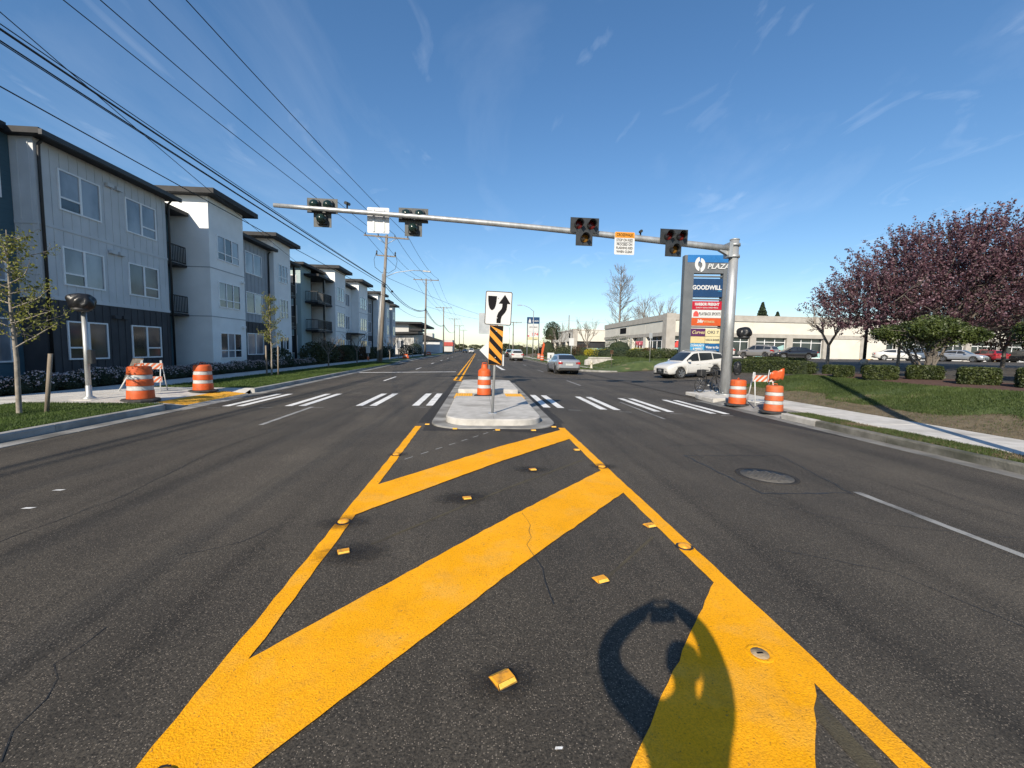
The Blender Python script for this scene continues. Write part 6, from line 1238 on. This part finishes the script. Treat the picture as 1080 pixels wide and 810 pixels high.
# flat-topped green shrubs
def umbrella(x, y, c, r_, n, lab, lean=(0, 0)):
    z0 = TR(x, y); t = thing('rounded_shrub', lab, 'shrub', (x, y, z0)); b = MB()
    for k in range(9):
        a = k*.7+rnd.uniform(-.2, .2); rr = rnd.uniform(.35, .85); q = (c[0]+r_[0]*rr*math.cos(a), c[1]+r_[1]*rr*math.sin(a), c[2]-.05+rnd.uniform(-.2, .3)); pts = limb(b, (rnd.uniform(-.12, .12)+lean[0]*0, rnd.uniform(-.12, .12), -.05), q, .05, .018, .12, 6, 6)
        for p in pts[3:]:
            for _ in range(3): limb(b, p, ell(1, p, (.6, .6, .4), .5, 1)[0], .014, .005, .1, 3, 4)
    b.build('trunk', 'bark', t)
    L_ = []
    for k in range(26):      # uneven lobes with gaps between them
        a = rnd.uniform(0, 6.28); rr = math.sqrt(rnd.uniform(.02, 1)); lc = (c[0]+r_[0]*.8*rr*math.cos(a), c[1]+r_[1]*.8*rr*math.sin(a), c[2]+r_[2]*(.62*math.sqrt(1-rr*rr*.9)-.32)+rnd.uniform(-.16, .12)); q = rnd.uniform(.24, .46)
        L_.append(ell(int(n/26*1.2), lc, (q*1.25, q*1.25, q*.72), .45, 1.08))
    P_ = clumpy(np.concatenate(L_), 9, -1.0); P_ = np.concatenate([P_, clumpy(ell(int(n*.12), (c[0], c[1], c[2]-.3), (r_[0]*.8, r_[1]*.8, .4), 0, 1), 6, .1)])
    put('crown', soup('crown', quads(P_, .04), 4, 'shrub_leaf'), t); return t
umbrella(16.9, 14.9, (0, .1, 1.72), (1.75, 1.5, .78), 26000, 'flat topped green shrub with many bare stems behind the clipped hedges'); umbrella(17.6, 12.4, (.9, -.5, 1.62), (1.6, 1.3, .66), 16000, 'second flat topped shrub with slanting stems at the right edge')
t = thing('dark_bush', 'small dark bush between two clipped hedges in the mulch', 'bush', (15.0, 14.6, TR(15, 14.6))); put('foliage', soup('foliage', quads(ell(2500, (0, 0, .22), (.3, .3, .28), .3, 1), .035), 4, 'conifer_leaf'), t)
# clipped hedges
def hedge(x, y, w, d, h, rz, lab, matn='hedge_leaf', group='clipped box hedges', n=2600, sz=.028):
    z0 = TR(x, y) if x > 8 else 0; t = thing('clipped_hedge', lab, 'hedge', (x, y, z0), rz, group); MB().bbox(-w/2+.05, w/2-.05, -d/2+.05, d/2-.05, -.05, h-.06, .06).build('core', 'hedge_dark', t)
    P_ = NP.uniform(-1, 1, (n*2, 3)); ax = NP.integers(0, 5, len(P_)); 
    for k, (i, s) in enumerate(((0, 1), (0, -1), (1, 1), (1, -1), (2, 1))): P_[ax == k, i] = s
    m = np.abs(P_)**6; P_ *= (m.sum(1)**(-1/6))[:, None]; P_ *= 1+NP.normal(0, .035, len(P_))[:, None]; P_[:, 2] = (P_[:, 2]+1)/2
    put('foliage', soup('foliage', quads(P_*np.array((w/2, d/2, h)), sz), 4, matn), t); return t
for x, y, w, d, h, lab in ((14.3, 15.7, .62, .5, .44, 'clipped hedge cube nearest the driveway on the lawn edge'), (16.3, 18.3, .95, .6, .45, 'clipped hedge behind the cube nearest the driveway'), (16.9, 17.0, .85, .55, .38, 'low clipped hedge half hidden behind the second cube'),
    (14.4, 14.25, .92, .5, .5, 'second clipped hedge cube from the driveway'), (15.55, 13.75, .9, .5, .48, 'clipped hedge cube in front of the flat topped shrub'), (15.4, 12.0, .88, .5, .52, 'clipped hedge cube right of the flat topped shrub'), (15.75, 10.75, .9, .5, .56, 'clipped hedge cube at the right edge')): hedge(x, y, w, d, h, rnd.uniform(-.08, .08)-.72, lab)
hedge(19.2, 26.9, 5.2, 1.1, .85, math.atan2(-4.2, 1.9), 'long clipped hedge between driveway and car park', n=6000, sz=.04); hedge(22.5, 31, 4.2, 1.0, .8, math.atan2(-4.2, 1.9), 'lower clipped hedge behind the long one', n=4500, sz=.04)
# bare trees
def bare(x, y, z0, h, r_, depth, kids, spread, lab, matn, trunk=.25, up=.15, leaves=None, ln=None, group=None, shrink=.7, nleaf=0, lsz=.05):
    t = thing('bare_tree' if leaves is None else 'young_tree', lab, 'tree', (x, y, z0), 0, group); b = MB(); tips = []; b.tube([(0, 0, -.05), (.02*h*.2, 0, h*trunk*.5), (0, 0, h*trunk)], [r_, r_*.85, r_*.75], 8, caps=False)
    L0 = ln or h*.3; nb = kids+1
    for k in range(nb):
        a = k*6.28/nb+rnd.uniform(-.3, .3); branchy(b, Vector((0, 0, h*trunk*rnd.uniform(.8, 1))), Vector((math.cos(a)*spread, math.sin(a)*spread, .9)), L0, r_*.55, depth, spread*.75, kids, tips, up, 4, shrink)
    b.build('trunk', matn, t)
    if leaves:
        E_ = [q for q, d, dp in tips if dp <= 1]; C_ = np.array([tuple(q) for q in E_]); C_ = np.repeat(C_, max(1, nleaf//max(1, len(C_))), 0)+NP.normal(0, lsz*2.2, (max(1, nleaf//max(1, len(E_)))*len(E_), 3)); put('leaves', soup('leaves', quads(C_, lsz), 4, leaves), t)
    return t
def leader(x, y, h, lab, nb, reach, nleaf, lsz):
    t = thing('young_tree', lab, 'tree', (x, y, 0), 0, 'young street trees'); b = MB(); tips = []; b.tube([(0, 0, -.05), (.03, 0, h*.3), (-.03, .02, h*.6), (.02, 0, h)], [.05, .042, .028, .008], 8, caps=False); C_ = []
    for k in range(nb):
        f = .36+.6*(k/nb); a = k*2.4+rnd.uniform(-.4, .4); rr = reach*(1-.75*(f-.36)/.64)*rnd.uniform(.6, 1.15); p = Vector((0, 0, h*f)); q = p+Vector((math.cos(a)*rr, math.sin(a)*rr, rr*rnd.uniform(.25, .8)))
        pts = limb(b, p, q, .016, .005, .1, 5, 4)
        for m, e in enumerate(pts[1:]):
            for _ in range(2): w = Vector(e)+Vector((rnd.uniform(-.2, .2), rnd.uniform(-.2, .2), rnd.uniform(-.02, .25))); limb(b, e, w, .006, .003, .1, 2, 3); C_ += [tuple(w), tuple(Vector(e).lerp(w, .6)), tuple(e)]
    b.build('trunk', 'bark_pale', t); C_ = np.array(C_); C_ = C_[NP.integers(0, len(C_), nleaf)]+NP.normal(0, .05, (nleaf, 3)); put('leaves', soup('leaves', quads(C_, lsz), 4, 'young_leaf'), t)
t = thing('bare_tree', 'tall pale bare tree rising behind the shop row', 'tree', (33.5, 101, 1.0)); b = MB(); tips = []; H_ = 20.5
b.tube([(0, 0, 0), (.1, 0, H_*.5), (0, 0, H_*.97)], [.32, .2, .04], 8, caps=False)
for k in range(70):
    f = rnd.uniform(.22, .96); a = rnd.uniform(0, 6.28); reach = 4.6*math.sin(math.pi*min(1, (f-.1)/.95))**.7+.4; branchy(b, Vector((0, 0, H_*f)), Vector((math.cos(a), math.sin(a), .75)), reach*.5, .06, 3, .5, 3, tips, .25, 3, .62)
b.build('trunk', 'bark_far', t)
bare(44, 105, 1, 16, .3, 5, 3, .6, 'wide bare tree behind the shop row left of the pylon sign', 'bark_far', .2); bare(39, 108, 1, 11, .25, 4, 3, .65, 'smaller bare tree beside the wide one behind the shops', 'bark_far', .2)
bare(62, 92, 1, 9.5, .2, 4, 3, .7, 'bare tree top behind the shop roof right of the signal pole', 'bark_far', .25); bare(24.5, 28.3, 1.0, 3.9, .12, 4, 3, .75, 'small bare tree with a pale trunk in front of the blank shop wall', 'bark_pale', .35, .2)
bare(19.5, 76, .9, 6.5, .16, 4, 3, .6, 'leaning bare tree with a pale trunk between the two shop rows', 'bark_pale', .3); bare(16.5, 86, .9, 6, .14, 4, 3, .6, 'bare budding tree at the corner of the farther shop row', 'bark_far', .3)
bare(28.5, 27.0, 1.0, 3.2, .1, 2, 2, .5, 'thin pale trunk under the left end of the plum tree', 'bark_pale', .5)
t = thing('lamp_column', 'dark lamp column under the left end of the plum tree', 'street lamp', (26.6, 27.6, 1.0)); MB().tube([(0, 0, 0), (0, 0, 4.2)], [.1, .08], 12).build('pole', 'black_metal', t); MB().lathe([(.22, 0), (.22, .35), (.16, .4)], 14).build('footing', 'concrete', t)
# staked young trees on the left
def stakes(x, y, offs, h, lab):
    for i, (dx, dy, lx) in enumerate(offs): o = MB().tube([(0, 0, -.1), (lx, 0, h)], .042, 8).build('tree_stake', 'timber', None, (x+dx, y+dy, 0)); tag(o, lab[i], 'stake', 'wooden tree stakes')
leader(-10.35, 10.4, 4.05, 'young tree with sparse yellow green leaves on the near left verge', 22, 1.15, 2300, .03); stakes(-10.35, 10.4, ((.33, .25, .18), (-.42, -.15, -.2)), 1.35, ('leaning wooden stake right of the near young tree', 'leaning wooden stake left of the near young tree'))
leader(-11.3, 24.3, 4.4, 'young staked tree with fresh leaves on the far left verge', 18, .75, 1800, .035); stakes(-11.3, 24.3, ((.3, .1, .02), (-.3, .1, -.02)), 1.6, ('right stake of the far young tree', 'left stake of the far young tree'))
for i, (x, y, h) in enumerate(((-11.4, 33.5, 2.6), (-11.5, 41.5, 3.1), (-11.6, 57, 3.2), (-11.6, 63, 3.4), (-11.7, 70, 3.5), (-11.7, 77, 3.4), (-11.8, 90, 3.6))):
    bare(x, y, 0, h, .06, 3, 3, .6, ('first', 'second', 'third', 'fourth', 'fifth', 'sixth', 'last')[i]+' small bare round headed tree along the left pavement past the staked one', 'bark_pale' if i > 1 else 'bark', .38, .2, group='small bare trees on the left verge')
# planting beds on the left
def dome(name, r_, h, n, lm, fm=None, fn=0, sz=.03, fs=.03):
    P_ = ell(n, (0, 0, h*.35), (r_, r_, h*.65), .55, 1.05); P_ = P_[P_[:, 2] > 0]; mi = np.zeros(len(P_), int); Q = quads(P_, sz)
    if fm: F_ = ell(fn*2, (0, 0, h*.38), (r_*1.03, r_*1.03, h*.68), .93, 1.08); F_ = F_[F_[:, 2] > h*.45]; Q = np.concatenate([Q, quads(F_, fs, asp=.9)]); mi = np.concatenate([mi, np.ones(len(F_), int)])
    return soup(name, Q, 4, [lm, fm] if fm else lm, mi)
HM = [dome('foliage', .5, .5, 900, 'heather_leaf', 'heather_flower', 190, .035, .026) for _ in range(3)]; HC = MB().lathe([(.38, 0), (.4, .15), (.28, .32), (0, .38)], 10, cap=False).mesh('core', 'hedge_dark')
for row, x in enumerate((-14.55, -15.5)):
    for k in range(36):
        t = thing('heather_shrub', 'low heather shrub with pale pink flowers in the bed below the apartments', 'shrub', (x+rnd.uniform(-.12, .12), 9.5+k*.82+rnd.uniform(-.1, .1), 0), rnd.uniform(0, 6), 'flowering heather below the apartments'); t.scale = (1, 1, rnd.uniform(.8, 1.2)); put('foliage', HM[k % 3], t); put('core', HC, t)
OM = [dome('foliage', .8, 1.0, 2200, m, sz=.05) for m in ('olive_leaf', 'rust_leaf', 'conifer_leaf')]
for i, (x, y, k, s, lab) in enumerate(((-16.0, 13.0, 1, .9, 'russet shrub against the wall at the left edge of the picture'), (-14.9, 33.2, 2, .8, 'dark spiky shrub at the foot of the white tower'), (-15.4, 41.5, 0, 1.1, 'olive shrub below the first balcony stack'), (-15.2, 43.8, 0, 1.15, 'yellowish olive shrub between the apartment blocks'), (-15.4, 46.3, 1, 1.0, 'russet shrub below the second balcony stack'), (-15, 49, 0, .9, 'olive shrub left of the dark hedge block'),
    (-15, 55.5, 1, .9, 'russet shrub right of the dark hedge block'), (-15, 58.5, 0, .9, 'olive shrub by the porch of the farther block'), (-15, 63, 2, .9, 'dark shrub by the middle tower'), (-15, 67, 2, .9, 'dark shrub before the dark lower wall'), (-15, 72, 2, 1.0, 'dark shrub by the last tower'), (-15, 90, 2, 1.2, 'dark shrub before the low white building'), (-14.6, 100, 2, 1.4, 'round dark shrub at the corner of the low white building'))):
    t = thing('garden_shrub', lab, 'shrub', (x, y, 0), i*1.1, 'shrubs in the apartment bed'); t.scale = (s, s, s*.95); put('foliage', OM[k], t); put('core', HC, t, None); t.children[-1].scale = (1.5, 1.5, 1.9)
hedge(-15.2, 51.6, 1.6, 2.6, 1.7, 0, 'dark green hedge block in front of the farther apartments', 'conifer_leaf', n=4000, sz=.05)
# shrubs and trees beyond the driveway
def dirx(px): return math.tan(math.atan((px-540)/450)+.0788)
def blob(px, Y, w, h, lm, lab, n=3000, name='garden_shrub', sz=.06, cat='shrub', clump_=True, zoff=0):
    x = dirx(px)*Y; h *= .85; z0 = TR(x, Y) if x > 8.6 else 0; t = thing(name, lab, cat, (x, Y, z0+zoff), 0, 'shrubs beyond the driveway'); P_ = ell(n, (0, 0, h*.42), (w/2, w/2, h*.6), .5, 1.05)
    if clump_: P_ = clumpy(P_, 4.5/w*1.6, -.9)
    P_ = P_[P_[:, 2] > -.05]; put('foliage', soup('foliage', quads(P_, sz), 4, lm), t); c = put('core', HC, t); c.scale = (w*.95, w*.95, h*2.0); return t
for a in ((586, 69, 3.2, 1.6, 'olive_leaf', 'olive shrub just behind the white square sign'), (600, 66, 3.2, 1.9, 'olive_leaf', 'brown green shrub below the corner of the farther shops'), (613, 64, 3.0, 2.0, 'rust_leaf', 'russet shrub left of the yellow blossom'), (624, 60, 2.4, 1.3, 'yellow_leaf', 'left yellow flowering shrub before the farther shops'), (636, 60, 2.2, 1.25, 'yellow_leaf', 'second yellow flowering shrub before the farther shops'),
          (652, 61, 4.4, 3.4, 'shrub_leaf', 'large dark green mound shrub between the two shop rows'), (640, 56, 3.6, 1.5, 'conifer_leaf', 'dark low shrub below the large green mound'), (655, 55, 3.4, 1.5, 'conifer_leaf', 'second dark low shrub below the large green mound'), (672, 57, 2.6, 1.4, 'yellow_leaf', 'yellow flowering shrub before the green door'), (682, 57, 2.2, 1.35, 'yellow_leaf', 'yellow flowering shrub right of the green door'),
          (672, 50, 3.0, 1.2, 'hedge_leaf', 'trimmed round bush on the slope left of the tall thin post'), (684, 51, 2.6, 1.4, 'rust_leaf', 'russet bush behind the trimmed round one'), (698, 48, 3.0, 1.3, 'hedge_leaf', 'trimmed bush on the slope behind the tall thin post'), (712, 45, 2.8, 1.2, 'olive_leaf', 'yellow green bush on the slope right of the tall thin post'), (690, 44, 2.6, 1.0, 'hedge_leaf', 'low trimmed bush on the slope beside the driveway'), (720, 43, 2.8, 1.1, 'hedge_leaf', 'trimmed bush beside the left foot of the pylon'), (738, 42, 2.4, 1.0, 'olive_leaf', 'trimmed bush in front of the pylon feet'),
          (577, 80, 3.6, 4.2, 'rust_leaf', 'dark russet shrub below the distant conifer'), (571, 92, 3.5, 2.4, 'olive_leaf', 'brownish shrub beside the distant pylon'), (556, 110, 5, 3.0, 'rust_leaf', 'brown bush far off by the right lamp'), (546, 140, 6, 4, 'olive_leaf', 'far bush by the right side of the road'), (592, 84, 3.4, 2.2, 'olive_leaf', 'pale olive shrub left of the farther shops')): blob(*a)
t = blob(581, 88, 3.6, 4.2, 'conifer_leaf', 'distant dark conifer beside the right road edge', 2600, 'conifer_tree', .12, 'tree', True, 3.0); MB().tube([(0, 0, -3), (0, 0, 1.5)], [.2, .12], 8).build('trunk', 'bark', t)
def conifer(x, y, h, lab):
    t = thing('conifer_tree', lab, 'tree', (x, y, 1)); MB().tube([(0, 0, 0), (0, 0, h*.9)], [.3, .05], 8).build('trunk', 'bark', t); n = 6000; f = NP.uniform(0, 1, n)**.7; a = NP.uniform(0, 6.28, n); rr = (1-f)*h*.24*NP.uniform(.3, 1.1, n)+.1; put('crown', soup('crown', quads(np.c_[rr*np.cos(a), rr*np.sin(a), h*.25+f*h*.75], .2), 4, 'conifer_leaf'), t)
conifer(66, 96, 12.5, 'dark conifer top behind the shop roof left of the plum tree'); conifer(70.5, 97, 10.5, 'shorter dark conifer behind the shop roof')
for i, (px, Y, w, h, m) in enumerate(((486, 330, 14, 8, 'bark_far'), (500, 420, 18, 9, 'olive_leaf'), (512, 360, 16, 8, 'olive_leaf'), (525, 260, 12, 8, 'conifer_leaf'), (533, 210, 9, 7, 'olive_leaf'), (474, 300, 14, 9, 'olive_leaf'), (460, 260, 16, 9, 'conifer_leaf'), (446, 230, 16, 8, 'olive_leaf'), (541, 170, 7, 5, 'conifer_leaf'))):
    x = dirx(px)*Y; w *= .7; h *= .6; t = thing('distant_tree', 'tiny distant tree at the end of the road', 'tree', (x, Y, 0), 0, 'distant trees at the end of the road')
    P_ = clumpy(ell(2200, (0, 0, h*.58), (w/2, w/2, h*.42), .4, 1.05), 1.2, -.8); put('crown', soup('crown', quads(P_, .35), 4, 'olive_leaf' if m == 'bark_far' else m), t); MB().tube([(0, 0, 0), (0, 0, h*.5)], [.3, .2], 6).build('trunk', 'bark_far', t)
